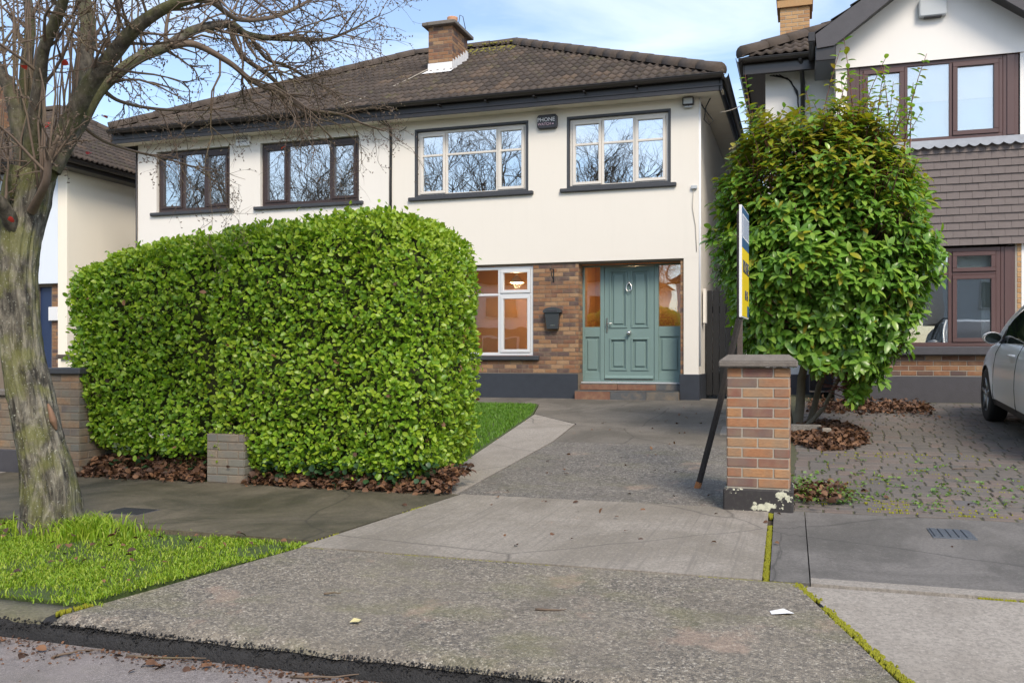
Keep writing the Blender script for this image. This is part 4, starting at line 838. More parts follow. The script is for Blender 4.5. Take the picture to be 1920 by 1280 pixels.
lw_ = thing('boundary_wall', 'weathered brown brick boundary wall and pier behind the tree trunk', 'wall', (-7.6, 7.2, 0.0))
c0 = MB().box(-7.12, -6.68, 7.05, 7.50, -0.05, 0.985).build('pier', 'mortar', lw_)
brick_panel(c0, (-7.12, 7.05, 0), 0.44, 0.01, 13, 'old_brick', unit=0.2275, proud=0.005); brick_panel(c0, (-6.68, 7.054, 0), 0.44, 0.01, 13, 'old_brick', yaw=math.pi / 2, off=1, unit=0.2275, proud=0.005)
MB().bbox(-7.16, -6.64, 7.01, 7.54, 0.987, 1.05, 0.01).build('cap_stone', 'sill', lw_)
c1 = MB().box(-14, -7.122, 7.16, 7.36, -0.05, 0.76).build('wall_run', 'mortar', lw_)
brick_panel(c1, (-9.0, 7.16, 0), 1.87, 0.235, 7, 'old_brick', proud=0.005)
MB().bbox(-14, -7.124, 7.13, 7.159, -0.05, 0.22, 0.008).build('plinth', 'plinth2', lw_); MB().bbox(-14, -7.125, 7.12, 7.40, 0.762, 0.82, 0.01).build('coping', 'slab', lw_)
gw = thing('garden_wall', 'low white rendered garden wall with a brown coping left of the hedge', 'wall', (-8.6, 9.6, 0.1))
MB().box(-9.3, -7.6, 9.5, 9.68, 0.02, 1.13).build('render', 'lcream', gw); MB().bbox(-9.35, -7.55, 9.46, 9.72, 1.132, 1.19, 0.008).build('coping', 'wood_grey', gw)

# side gate between the houses
sg = thing('side_gate', 'black boarded side gate in the gap between the two houses', 'gate', (-1.12, 16.6, 0.42))
for k in range(9): MB().bbox(-1.64 + k * 0.118, -1.53 + k * 0.118, 16.6, 16.625, 0.47, 2.36 + random.uniform(-.004, .004), 0.005).build('board', 'black', sg)
MB().bbox(-1.645, -0.58, 16.628, 16.67, 0.75, 0.87, 0.005).build('rail', 'black', sg); MB().bbox(-1.645, -0.58, 16.628, 16.67, 1.95, 2.07, 0.005).build('rail', 'black', sg)
# overhead cable
pts = [(-1.30 + 0.42 * k / 8, 15.55 - 0.1 * k / 8, 5.28 + 0.10 * k / 8 - 0.03 * math.sin(math.pi * k / 8)) for k in range(9)]
o = MB().tube(pts, 0.008, 5).build('overhead_cable', 'palecable'); tag(o, 'thin overhead cable spanning the gap between the two houses', 'cable')
pts = [(-8.3 + 0.85 * k / 8, 15.25 + 2.3 * k / 8, 5.92 + 1.32 * k / 8 - 0.06 * math.sin(math.pi * k / 8)) for k in range(9)]
o = MB().tube(pts, 0.010, 5).build('roof_cable', 'palecable'); tag(o, 'pale cable sagging over the roof tiles below the brick chimney', 'cable')

# ============================================================ SMALL THINGS ON THE WALLS
def rounded_box(mb, cx, y0, y1, cz, w, h, r, mi=0, seg=5, taper=0.9):
    prof = []
    for (sx, sz, a0) in ((1, -1, -90), (1, 1, 0), (-1, 1, 90), (-1, -1, 180)):
        for k in range(seg + 1):
            a = R(a0 + 90 * k / seg); prof.append((sx * (w / 2 - r) + r * math.cos(a), sz * (h / 2 - r) + r * math.sin(a)))
    n = len(prof); vs = [(cx + x, y1, cz + z) for x, z in prof] + [(cx + x, y0 + 0.012, cz + z) for x, z in prof] + [(cx + x * taper, y0, cz + z * taper) for x, z in prof]
    fs = [(i, (i + 1) % n, n + (i + 1) % n, n + i) for i in range(n)] + [(n + i, n + (i + 1) % n, 2 * n + (i + 1) % n, 2 * n + i) for i in range(n)] + [tuple(range(2 * n, 3 * n))]
    fs = [tuple(reversed(f)) for f in fs[:-1]] + [fs[-1]]
    mb.add(vs, fs, mi); return mb
ab = thing('alarm_box', 'charcoal alarm box lettered PHONE WATCH between the off-white windows', 'alarm box', (-4.33, H, 5.27))
rounded_box(MB(), -4.33, H - 0.075, H - 0.001, 5.365, 0.37, 0.25, 0.05).build('cover', 'charplastic', ab)
lettering('PHONE', 0.098, 'ink_white', ab, (-4.345, H - 0.077, 5.395), FRONT); lettering('WATCH', 0.066, 'ink_pink', ab, (-4.375, H - 0.077, 5.318), FRONT)
MB().bbox(-4.235, -4.205, H - 0.078, H - 0.075, 5.307, 5.327, 0.001).build('emblem', 'ink_pink', ab)
aa = thing('alarm_box', 'white alarm box lettered ANGEL between the dark brown windows', 'alarm box', (-10.66, H, 5.38))
rounded_box(MB(), -10.66, H - 0.07, H, 5.50, 0.33, 0.23, 0.03).build('cover', 'whiteplastic', aa)
lettering('ANGEL', 0.092, 'ink_navy', aa, (-10.66, H - 0.072, 5.535), FRONT); lettering('SECURITY', 0.048, 'ink_navy', aa, (-10.66, H - 0.072, 5.465), FRONT)
an = thing('alarm_box', 'plain grey alarm box high on the white gable', 'alarm box', (1.84, 14.58, 6.16))
rounded_box(MB(), 1.84, BY - 0.12, BY - 0.021, 6.295, 0.38, 0.26, 0.03).build('cover', 'greyplastic', an); MB().bbox(1.72, 1.96, BY - 0.115, BY - 0.03, 6.148, 6.164, 0.004).build('vent', 'charplastic', an)
fl = thing('floodlight', 'small square floodlight near the top right corner of the cream wall', 'floodlight', (-1.83, H, 5.42))
mb = MB(); mb.bbox(-1.93, -1.74, H - 0.11, H - 0.04, 5.44, 5.60 - 0.03, 0.01); mb.build('housing', 'charplastic', fl); MB().bbox(-1.91, -1.76, H - 0.118, H - 0.112, 5.455, 5.555, 0.003).build('lens', 'greyplastic', fl)
MB().tube([(-1.83, H, 5.44), (-1.83, H - 0.04, 5.42), (-1.83, H - 0.07, 5.44)], 0.012, 6).build('bracket', 'charplastic', fl); MB().bbox(-1.90, -1.77, H - 0.09, H - 0.04, 5.405, 5.425, 0.004).build('sensor', 'greyplastic', fl)
mbx = thing('letter_box', 'dark grey wall letter box with curved lid beside the green door', 'letter box', (-4.235, H, 1.66)); BYF = H + 0.035
mb = MB(); mb.add([(-4.36, BYF, 1.99), (-4.11, BYF, 1.99), (-4.135, BYF, 1.66), (-4.335, BYF, 1.66), (-4.37, BYF - 0.12, 1.96), (-4.10, BYF - 0.12, 1.96), (-4.135, BYF - 0.10, 1.66), (-4.335, BYF - 0.10, 1.66)], [(4, 7, 6, 5), (0, 4, 5, 1), (3, 2, 6, 7), (0, 3, 7, 4), (1, 5, 6, 2)]); mb.build('body', 'mailbox', mbx)
mb = MB(); n = 14; arc = [(-4.235 + 0.165 * math.sin(a), 1.962 + 0.085 * max(0, math.cos(a)) ** 0.8) for a in [-math.pi / 2 + math.pi * k / n for k in range(n + 1)]]
mb.prism_y(([(-4.40, 1.95)] + [(x, z) for x, z in arc] + [(-4.07, 1.95)])[::-1], BYF - 0.14, BYF); mb.build('lid', 'mailbox', mbx)
MB().bbox(-4.33, -4.14, BYF - 0.146, BYF - 0.138, 1.968, 1.995, 0.003).build('flap', 'charplastic', mbx); MB().bbox(-4.265, -4.195, BYF - 0.108, BYF - 0.098, 1.715, 1.733, 0.002).build('name_plate', 'steel', mbx)
hb = thing('hanging_bracket', 'empty black iron bracket on the brick beside the ground floor window', 'bracket', (-4.235, H, 2.5)); 
mb = MB(); mb.bbox(-4.245, -4.225, H + 0.028, H + 0.038, 2.50, 2.74, 0.003); mb.tube([(-4.235, H + 0.03, 2.72), (-4.235, H - 0.10, 2.725), (-4.235, H - 0.2, 2.72), (-4.235, H - 0.22, 2.70), (-4.235, H - 0.2, 2.685)], 0.008, 6); mb.tube([(-4.235, H + 0.03, 2.53), (-4.235, H - 0.08, 2.60), (-4.235, H - 0.15, 2.715)], 0.007, 6); mb.build('iron_arm', 'black', hb)
# pendant lamp lit in the front room
pl = thing('pendant_lamp', 'lit pendant lamp inside the front room behind the ground floor window', 'lamp', (-5.2, 16.5, 2.55))
MB().tube([(-5.2, 16.5, 2.93), (-5.2, 16.5, 2.70)], 0.006, 5).build('flex', 'cable', pl); MB().tube([(-5.2, 16.5, 2.72), (-5.2, 16.5, 2.66), (-5.2, 16.5, 2.58)], [0.03, 0.09, 0.13], 14, cap=False).build('shade', 'blind', pl)
la = bpy.data.lights.new('room_bulb', 'POINT'); la.energy = 26; la.color = (1.0, 0.66, 0.34); la.shadow_soft_size = 0.08; lo = bpy.data.objects.new('bulb', la); C.objects.link(lo); lo.parent = pl; lo.location = (0, 0, 0.0)
pl2 = thing('hall_lamp', 'lit hall lamp behind the glass beside the green door', 'lamp', (-3.0, 16.9, 2.6))
MB().tube([(-3.0, 16.9, 2.95), (-3.0, 16.9, 2.74)], 0.006, 5).build('flex', 'cable', pl2); MB().tube([(-3.0, 16.9, 2.76), (-3.0, 16.9, 2.68), (-3.0, 16.9, 2.62)], [0.03, 0.08, 0.10], 14, cap=False).build('shade', 'blind', pl2)
la = bpy.data.lights.new('hall_bulb', 'POINT'); la.energy = 16; la.color = (1.0, 0.66, 0.34); la.shadow_soft_size = 0.08; lo = bpy.data.objects.new('bulb', la); C.objects.link(lo); lo.parent = pl2; lo.location = (0, 0, 0.0)

# for-sale board: T-board on a post behind the pillar, propped by a leaning timber
sb = thing('sale_board', 'yellow and blue for sale board on a brown post behind the pillar', 'sign', (-0.28, 7.75, 0.02))
ang = R(2.5); BM = Matrix.Rotation(-ang, 3, 'Z')
def bpt(u, w, z): return (-0.475 + u * math.sin(ang) + w * math.cos(ang), 7.775 + u * math.cos(ang) - w * math.sin(ang), z)     # u along board, w out of its face
def bslab(mb, u0, u1, w0, w1, z0, z1):
    v = [bpt(u, w, z) for z in (z0, z1) for (u, w) in ((u0, w0), (u1, w0), (u1, w1), (u0, w1))]
    mb.add(v, [(0, 1, 2, 3), (7, 6, 5, 4), (1, 0, 4, 5), (2, 1, 5, 6), (3, 2, 6, 7), (0, 3, 7, 4)]); return mb
bslab(MB(), 0, 0.56, -0.022, 0, 1.49, 2.43).build('board', 'whiteplastic', sb)
bslab(MB(), 0.012, 0.556, 0.0005, 0.003, 1.50, 2.075).build('yellow_face', 'board_yellow', sb); bslab(MB(), 0.012, 0.556, 0.0005, 0.003, 2.077, 2.42).build('blue_face', 'board_blue', sb)
SIDE = Matrix(((0, 0, 1), (1, 0, 0), (0, 1, 0)))
SIDE = BM @ SIDE
bslab(MB(), 0.03, 0.54, 0.0035, 0.005, 2.16, 2.36).build('name_strip', 'ink_white', sb)
for k in range(6): bslab(MB(), 0.07 + k * 0.08, 0.10 + k * 0.08, 0.0055, 0.007, 2.17, 2.35).build('strip_bar', 'board_blue', sb)
lettering('FOR SALE', 0.155, 'ink_navy', sb, bpt(0.285, 0.0045, 1.915), SIDE, sx=0.72); lettering('01 85', 0.12, 'ink_navy', sb, bpt(0.33, 0.0045, 1.68), SIDE, sx=0.85)
bslab(MB(), 0.40, 0.54, 0.0035, 0.005, 1.505, 1.60).build('corner_panel', 'board_blue', sb)
MB().bbox(-0.525, -0.48, 7.92, 7.98, 0.0, 2.40, 0.004).build('post', 'wood_grey', sb)
MB().tube([(-0.50, 7.80, 1.47), (-0.66, 7.81, 0.75), (-0.835, 7.83, 0.07)], 0.026, 4, smooth=False).build('prop', 'wood_dark', sb); MB().tube([(-0.832, 7.83, 0.085), (-0.850, 7.83, 0.028)], 0.030, 4, smooth=False).build('cut_end', 'wood_end', sb)

# covers in the footpath, scraps
dc = thing('drain_cover', 'small blue-grey drain cover set in the grey footpath on the right', 'drain cover', (0.93, 6.46, 0.0))
MAT['drain'] = simple('drain_iron', (0.085, 0.10, 0.12), 0.6, 0.3, 30, 0.4, 80)
MB().bbox(0.80, 1.06, 6.30, 6.62, -0.02, 0.006, 0.003).build('frame', 'drain', dc)
for k in range(5): MB().bbox(0.815 + k * 0.047, 0.85 + k * 0.047, 6.32, 6.60, 0.004, 0.012, 0.002).build('bar', 'drain', dc)
mc = thing('manhole_cover', 'dark stopcock cover in the mossy footpath behind the verge', 'manhole cover', (-4.78, 5.55, 0.0))
MB().bbox(-4.93, -4.63, 5.44, 5.66, -0.01, 0.006, 0.003).build('lid', 'tar', mc); MB().bbox(-4.95, -4.61, 5.42, 5.68, -0.02, 0.002, 0.003).build('frame', 'plinth2', mc)
mb = MB(); mb.add([(0, 0, .004), (.07, .01, .012), (.10, .05, .003), (.05, .075, .015), (-.01, .045, .006)], [(0, 1, 2, 3, 4)]); sc = link('paper_scrap', mb.mesh('paper_scrap', 'ink_white'), None, (-0.13, 4.30, -0.03)); tag(sc, 'torn scrap of white paper lying on the aggregate crossing', 'paper')
mb = MB(); mb.add([(0, 0, .004), (.045, .005, .008), (.035, .05, .006), (.0, .045, .012)], [(0, 1, 2, 3)]); MAT['yellow_leaf'] = simple('pale_yellow_leaf', (0.62, 0.55, 0.27), 0.6, 0.1); sc = link('fallen_leaf', mb.mesh('fallen_leaf', 'yellow_leaf'), None, (-1.98, 3.72, -0.07)); tag(sc, 'pale yellow leaf lying near the kerb on the aggregate crossing', 'leaf')

# ============================================================ FOLIAGE
def leaf_template(w=0.5, fold=0.06, curl=0.10):
    st = [(0.0, 0.04), (0.22, 0.40), (0.5, 0.5), (0.78, 0.36), (1.0, 0.0)]
    v = [(0, 0, 0)]; f = []
    rows = []
    for y, h in st[1:4]:
        z = -curl * (y - 0.3) ** 2; b = len(v); v += [(-h * w * 1.0, y, z + fold), (0, y, z), (h * w * 1.0, y, z + fold)]; rows.append(b)
    tip = len(v); v.append((0, 1.0, -curl * 0.49))
    r = rows; f += [(0, r[0] + 1, r[0]), (0, r[0] + 2, r[0] + 1)]
    for a, b in zip(r, r[1:]): f += [(a, a + 1, b + 1, b), (a + 1, a + 2, b + 2, b + 1)]
    f += [(r[2], r[2] + 1, tip), (r[2] + 1, r[2] + 2, tip)]
    return np.array(v), f
def frames(d, n):
    d = d / np.linalg.norm(d, axis=1, keepdims=True); n = n - d * (n * d).sum(1, keepdims=True); n /= np.linalg.norm(n, axis=1, keepdims=True) + 1e-9
    return np.stack([np.cross(d, n), d, n], axis=2)          # columns: side, along, normal
def leaf_cloud(name, pos, d, n, size, mats, midx, tmpl, parent, parts=0, partkey=None, leafname='leaf', kind=True):
    tv, tf = tmpl; Fm = frames(d, n); N = len(pos)
    sel = np.zeros(N, bool)
    if parts: sel[np.argsort(partkey)[:parts]] = True
    org = ORG[parent.name] if parent is not None else Vector((0, 0, 0))
    shared = {}
    for i in np.nonzero(sel)[0]:
        mi = int(midx[i])
        if mi not in shared:
            m_ = MB(); m_.add([tuple(v) for v in tv], tf, 0, True); shared[mi] = m_.mesh(leafname, mats[mi])
        link(leafname, shared[mi], parent, tuple(pos[i]), Matrix(Fm[i].tolist()).to_quaternion(), (float(size[i]),) * 3)
    idx = np.nonzero(~sel)[0]
    V = np.einsum('nij,kj->nki', Fm[idx], tv) * size[idx, None, None] + pos[idx, None, :]
    k = len(tv); verts = V.reshape(-1, 3) - np.array(org)
    loops = np.concatenate([np.array(f) for f in tf]); tot = np.array([len(f) for f in tf]); n_i = len(idx)
    me = bpy.data.meshes.new(name); me.vertices.add(len(verts)); me.vertices.foreach_set('co', verts.ravel().astype(np.float32))
    L = (loops[None, :] + (np.arange(n_i) * k)[:, None]).ravel(); me.loops.add(len(L)); me.loops.foreach_set('vertex_index', L.astype(np.int32))
    T = np.tile(tot, n_i); me.polygons.add(len(T)); me.polygons.foreach_set('loop_start', (np.cumsum(T) - T).astype(np.int32)); me.polygons.foreach_set('loop_total', T.astype(np.int32))
    for m in mats: me.materials.append(MAT[m])
    me.polygons.foreach_set('material_index', np.repeat(midx[idx], len(tf)).astype(np.int32)); me.polygons.foreach_set('use_smooth', np.ones(len(T), bool))
    me.update(calc_edges=True); me.validate()
    o = link(name, me, parent, org)
    if kind: stuff(o)
    return o
def vnoise(P, s, seed=0.0): return np.array([mnoise.noise(Vector((float(a) * s + seed, float(b) * s, float(c) * s))) for a, b, c in P])
def randdir(n): v = RNG.normal(size=(n, 3)); return v / np.linalg.norm(v, axis=1, keepdims=True)

MAT['hleaf'] = m_leaf('hedge_leaf', (0.125, 0.27, 0.022), (0.24, 0.42, 0.03), (0.40, 0.55, 0.05), 0.38, 0.44)
MAT['hleaf2'] = m_leaf('hedge_lit_pale_leaf', (0.26, 0.40, 0.03), (0.32, 0.46, 0.04), (0.38, 0.50, 0.055), 0.36, 0.40)  # paler leaf, carries the light on the hedge top and right end
MAT['sleaf'] = m_leaf('shrub_leaf', (0.12, 0.27, 0.042), (0.20, 0.38, 0.058), (0.31, 0.47, 0.075), 0.25, 0.42)
MAT['sleaf2'] = m_leaf('shrub_yellow_leaf', (0.26, 0.31, 0.025), (0.34, 0.36, 0.03), (0.36, 0.27, 0.04), 0.34, 0.38)  # yellow to bronze leaf
MAT['sleaf3'] = m_leaf('shrub_pale_leaf', (0.14, 0.28, 0.05), (0.18, 0.32, 0.06), (0.15, 0.29, 0.05), 0.30, 0.32)
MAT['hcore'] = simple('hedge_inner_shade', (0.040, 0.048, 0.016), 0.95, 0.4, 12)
MAT['stem'] = simple('shrub_stem', (0.19, 0.165, 0.12), 0.9, 0.3, 20, 0.5, 60)
MAT['redstem'] = simple('red_stem', (0.15, 0.055, 0.04), 0.8, 0.3, 20)
MAT['litter'] = m_leaf('dry_leaf', (0.050, 0.026, 0.016), (0.105, 0.050, 0.026), (0.21, 0.105, 0.050), 0.7, 0.08)
MAT['ivy'] = m_leaf('ivy_leaf', (0.018, 0.050, 0.020), (0.026, 0.065, 0.026), (0.04, 0.09, 0.03), 0.35, 0.15)
MAT['grass'] = m_leaf('grass_blade', (0.16, 0.29, 0.014), (0.25, 0.40, 0.02), (0.40, 0.48, 0.06), 0.5, 0.36)
MAT['lawn_grass'] = m_leaf('lawn_blade', (0.075, 0.19, 0.012), (0.11, 0.25, 0.016), (0.16, 0.30, 0.03), 0.5, 0.34)
MAT['weed'] = m_leaf('weed_leaf', (0.10, 0.20, 0.05), (0.14, 0.26, 0.06), (0.20, 0.30, 0.03), 0.5, 0.3)
MAT['redleaf'] = m_leaf('red_leaf', (0.45, 0.03, 0.02), (0.5, 0.05, 0.04), (0.4, 0.03, 0.03), 0.4, 0.4)

# ---- hedge
hg = thing('hedge', 'large clipped bright green hedge beside the driveway', 'hedge', (-4.85, 7.75, 0.0))
def superbox(n, a, b, c, k):
    P = []
    A = np.array([b * c, b * c, a * c, a * c, a * b, a * b * 0.15]); A = A / A.sum(); fc = RNG.choice(6, n, p=A); u, v = RNG.uniform(-1, 1, n), RNG.uniform(-1, 1, n); q = np.zeros((n, 3))
    for f, (ax, sg) in enumerate(((0, 1), (0, -1), (1, -1), (1, 1), (2, 1), (2, -1))):
        m = fc == f; o = [i for i in range(3) if i != ax]; q[m, ax] = sg; q[m, o[0]] = u[m]; q[m, o[1]] = v[m]
    r = (np.abs(q) ** k).sum(1) ** (1 / k); q = q / r[:, None]
    g = np.sign(q) * np.abs(q) ** (k - 1) / np.array([a, b, c]); g /= np.linalg.norm(g, axis=1, keepdims=True)
    return q, g
def hedge_shape(q, g, inset):
    a, b, c = 1.95, 0.68, 1.10
    P = q * np.array([a, b, c]) + g * (-inset[:, None])
    x, z = P[:, 0] - 0.10, P[:, 2]
    top = 2.33 + 0.065 * x + 0.03 * np.sin(x * 2.2); top = np.where(x < -0.9, top - 0.16 * np.clip((-0.9 - x), 0, 1) ** 1.5, top)
    bot = np.where(x < -0.33, 0.20, 0.055)
    P[:, 2] = bot + (z + c) / (2 * c) * (top - bot)
    P += g * (0.075 * vnoise(P, 1.5)[:, None] + 0.065 * vnoise(P, 4.2, 9)[:, None] + 0.03 * vnoise(P, 9.0, 4)[:, None])
    rec = np.where(x < -0.33, 0.09, 0.0) * np.clip(1.7 - P[:, 2], 0, 1); cl = np.exp(-((x + 0.36 + 0.05 * np.sin(P[:, 2] * 5)) / 0.07) ** 2) * np.clip(2.3 - P[:, 2], 0, 1) * 0.26
    fr = np.clip(-g[:, 1], 0, 1); P[:, 1] += (rec + cl) * fr
    P[:, 0] += -4.98; P[:, 1] += 7.75
    return P
NH = 66000
q, gg = superbox(NH, 2.03, 0.70, 1.10, 9.0); ins = np.abs(RNG.normal(0, 0.06, NH)) - 0.025 - 0.06 * (RNG.random(NH) < 0.02)
keep = ~((q[:, 1] > 0.9) & (RNG.random(NH) < 0.75)); q, gg, ins = q[keep], gg[keep], ins[keep]
P = hedge_shape(q, gg, ins); n_ = len(P)
d = gg * 0.55 + randdir(n_) * 0.75 + np.array([0, 0, 0.38]); nn = gg * 1.0 + randdir(n_) * 0.60 + np.array([0, 0, 0.55])
size = 0.026 + 0.042 * RNG.random(n_) ** 1.1
lit_pale = ((gg[:, 2] > 0.35) & (RNG.random(n_) < 0.6)) | ((gg[:, 0] > 0.5) & (RNG.random(n_) < 0.3)) | (RNG.random(n_) < np.clip(0.12 + 0.5 * vnoise(P, 1.1, 21), 0.01, 0.6))  # light on top and right end put into leaf colour, plus random patches
vis = np.where(gg[:, 1] < -0.3, 0, 5) + P[:, 1] - size * 60 + ins * 40
HT_ = leaf_template(0.62, 0.07, 0.25)
ym = lit_pale.astype(int); ym[RNG.random(n_) < 0.006] = 2
leaf_cloud('foliage', P, d, nn, size, ['hleaf', 'hleaf2', 'litter'], ym, HT_, hg, 300, vis)
# closed shell inside the hedge, shade between the leaves put into its colour
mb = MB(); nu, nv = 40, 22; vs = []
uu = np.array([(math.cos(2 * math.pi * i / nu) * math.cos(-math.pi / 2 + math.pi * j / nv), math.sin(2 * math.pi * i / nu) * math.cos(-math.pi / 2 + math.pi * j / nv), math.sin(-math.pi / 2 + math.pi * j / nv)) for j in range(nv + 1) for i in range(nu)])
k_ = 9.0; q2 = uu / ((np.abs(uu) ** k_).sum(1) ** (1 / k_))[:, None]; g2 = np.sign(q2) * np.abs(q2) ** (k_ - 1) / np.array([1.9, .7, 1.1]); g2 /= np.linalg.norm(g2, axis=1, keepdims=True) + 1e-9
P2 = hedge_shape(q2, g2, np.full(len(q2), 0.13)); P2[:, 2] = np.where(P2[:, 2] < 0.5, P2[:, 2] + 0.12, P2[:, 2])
mb.add([tuple(p) for p in P2], [(j * nu + i, j * nu + (i + 1) % nu, (j + 1) * nu + (i + 1) % nu, (j + 1) * nu + i) for j in range(nv) for i in range(nu)], 0, True); mb.build('shade_core', 'hcore', hg)
for x in (-6.3, -5.95, -5.5, -4.6, -4.2, -3.8, -3.4):
    b = Vector((x, 7.55 + random.uniform(-.1, .15), -0.02)); mb = MB()
    for k in range(3):
        e = b + Vector((random.uniform(-.25, .25), random.uniform(-.2, .2), 0.6)); mb.tube([b, (b + e) / 2 + Vector((random.uniform(-.04, .04), 0, 0)), e], [0.022, 0.018, 0.012], 6)
    mb.build('stem', 'stem', hg)

# ---- glossy shrub
sh = thing('shrub', 'tall glossy evergreen shrub with long shoots between the two driveways', 'shrub', (0.05, 11.1, 0.2))
SC = np.array([0.20, 11.05, 2.22]); SR = np.array([1.10, 1.0, 1.54])
def shrub_pts(n):
    v = randdir(n); v[:, 2] = v[:, 2] * 1.0; v /= np.linalg.norm(v, axis=1, keepdims=True)
    k = 3.1; q = v / ((np.abs(v) ** k).sum(1) ** (1 / k))[:, None]; return q, v
NS = 4000; q, g = shrub_pts(NS); rr = np.where(RNG.random(NS) < 0.7, RNG.uniform(0.90, 1.04, NS), RNG.uniform(0.6, 0.92, NS))
tips = SC + q * SR * rr[:, None]; tips += g * (0.30 * vnoise(tips, 1.4, 3) + 0.16 * vnoise(tips, 3.6, 7) + 0.10 * (RNG.random(NS) < 0.12))[:, None]
tf_ = 1 - 0.42 * np.clip((2.0 - tips[:, 2]) / 1.4, 0, 1); tips[:, 0] = 0.30 + (tips[:, 0] - 0.30) * tf_; tips[:, 1] = 11.05 + (tips[:, 1] - 11.05) * tf_
m = ~((tips[:, 2] < 1.15) & (tips[:, 0] < 0.15)) & (tips[:, 2] > 0.55) & ~((tips[:, 2] < 1.0) & (np.abs(tips[:, 0] - 0.25) < 0.3)); tips, g, rr = tips[m], g[m], rr[m]
pos, dd_, nn_, sz, mi = [], [], [], [], []; sm_ = MB()
def whorl(tip, ax, n, s, yf, spread=1.0):
    ax = Vector(ax).normalized(); a = ax.orthogonal().normalized(); b = ax.cross(a); off = random.random() * 6.28
    for k in range(n):
        w = off + k * 2.4; rad = a * math.cos(w) + b * math.sin(w); lift = 0.25 + 0.5 * (k / n)
        dv = (rad * spread + ax * lift + Vector((0, 0, -0.25)) + Vector(randdir(1)[0]) * 0.18)
        pos.append(tuple(Vector(tip) - ax * (0.10 * (1 - k / n)))); dd_.append(tuple(dv)); nn_.append(tuple(ax * 0.8 + Vector((0, 0, 0.55)) - rad * 0.1)); sz.append(s * random.uniform(0.75, 1.15))
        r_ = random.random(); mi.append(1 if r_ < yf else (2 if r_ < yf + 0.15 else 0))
for tp, gv, r_ in zip(tips, g, rr):
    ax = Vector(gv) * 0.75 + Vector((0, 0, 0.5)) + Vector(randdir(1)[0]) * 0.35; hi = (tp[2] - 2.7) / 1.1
    whorl(tp, ax, random.randint(6, 10), random.uniform(0.095, 0.150), max(0.05, min(0.75, 0.15 + 0.6 * hi)) if r_ > 0.88 else 0.03)  # yellow leaves get commoner with height on the outer crown
    if random.random() < 0.5:
        t_ = Vector(tp); sm_.tube([t_ - ax.normalized() * 0.35, t_ - ax.normalized() * 0.12, t_], [0.006, 0.005, 0.003], 4)
for k in range(54):       # long thin shoots above the crown
    x0, y0 = 0.20 + random.uniform(-0.75, 1.0), 11.05 + random.uniform(-0.6, 0.5); z0 = 3.1; hgt = random.uniform(3.75, 4.45) + (0.45 if 0.1 < x0 < 0.6 and random.random() < 0.4 else 0)
    ln = Vector((random.uniform(-.15, .25), random.uniform(-.1, .1), 0)); pts = [Vector((x0, y0, z0)) + ln * (i / 5) ** 2 * 1.6 + Vector((0, 0, (hgt - z0) * i / 5)) for i in range(6)]; sm_.tube(pts, [0.010, 0.009, 0.007, 0.006, 0.004, 0.003], 4)
    for i in range(1, 6):
        for u in (0.0, 0.5):
            p = pts[i - 1].lerp(pts[i], 1 - u) if i else pts[i]
            if p.z > 3.45: whorl(p, (pts[i] - pts[i - 1]), random.randint(2, 4), 0.105, 0.35)
pos, dd_, nn_, sz, mi = map(np.array, (pos, dd_, nn_, sz, mi))
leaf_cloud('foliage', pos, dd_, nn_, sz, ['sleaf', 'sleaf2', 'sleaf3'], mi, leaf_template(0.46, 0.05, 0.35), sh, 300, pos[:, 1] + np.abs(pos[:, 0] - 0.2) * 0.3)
stuff(sm_.build('twigs', 'redstem', sh))
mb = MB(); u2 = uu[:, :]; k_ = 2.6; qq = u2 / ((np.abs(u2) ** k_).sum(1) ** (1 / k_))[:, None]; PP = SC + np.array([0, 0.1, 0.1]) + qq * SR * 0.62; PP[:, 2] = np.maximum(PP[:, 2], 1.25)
mb.add([tuple(p) for p in PP], [(j * nu + i, j * nu + (i + 1) % nu, (j + 1) * nu + (i + 1) % nu, (j + 1) * nu + i) for j in range(nv) for i in range(nu)], 0, True); mb.build('shade_core', 'hcore', sh)  # dark shell, shade inside the crown put into its colour
for base, mid, top, r0 in (((-0.06, 11.45, 0.22), (0.0, 11.4, 0.9), (0.25, 11.2, 2.0), 0.055), ((0.05, 11.55, 0.22), (0.2, 11.5, 0.8), (0.6, 11.3, 1.9), 0.04), ((-0.12, 11.5, 0.22), (-0.25, 11.4, 1.0), (-0.4, 11.2, 1.9), 0.04), ((-0.03, 11.4, 0.25), (0.25, 11.3, 0.55), (0.5, 11.0, 1.1), 0.028)):
    b, m_, t_ = Vector(base), Vector(mid), Vector(top); MB().tube([b - Vector((0, 0, .1)), b, b.lerp(m_, .5) + Vector((.015, 0, 0)), m_, m_.lerp(t_, .5), t_], [r0 * 1.3, r0 * 1.1, r0, r0 * .9, r0 * .8, r0 * .6], 9).build('trunk', 'stem', sh)
# edging stones of its bed
for (x, y, l) in ((0.05, 10.95, 0.34), (0.27, 10.7, 0.1)):
    o = MB().bbox(x - l / 2, x + l / 2, y - 0.05, y + 0.05, zr(y) - 0.02, zr(y) + 0.13, 0.01).build('edging_stone', 'slab_pale'); tag(o, 'long pale concrete edging stone at the shrub bed' if l > 0.2 else 'short end block of the shrub bed edging', 'edging stone')

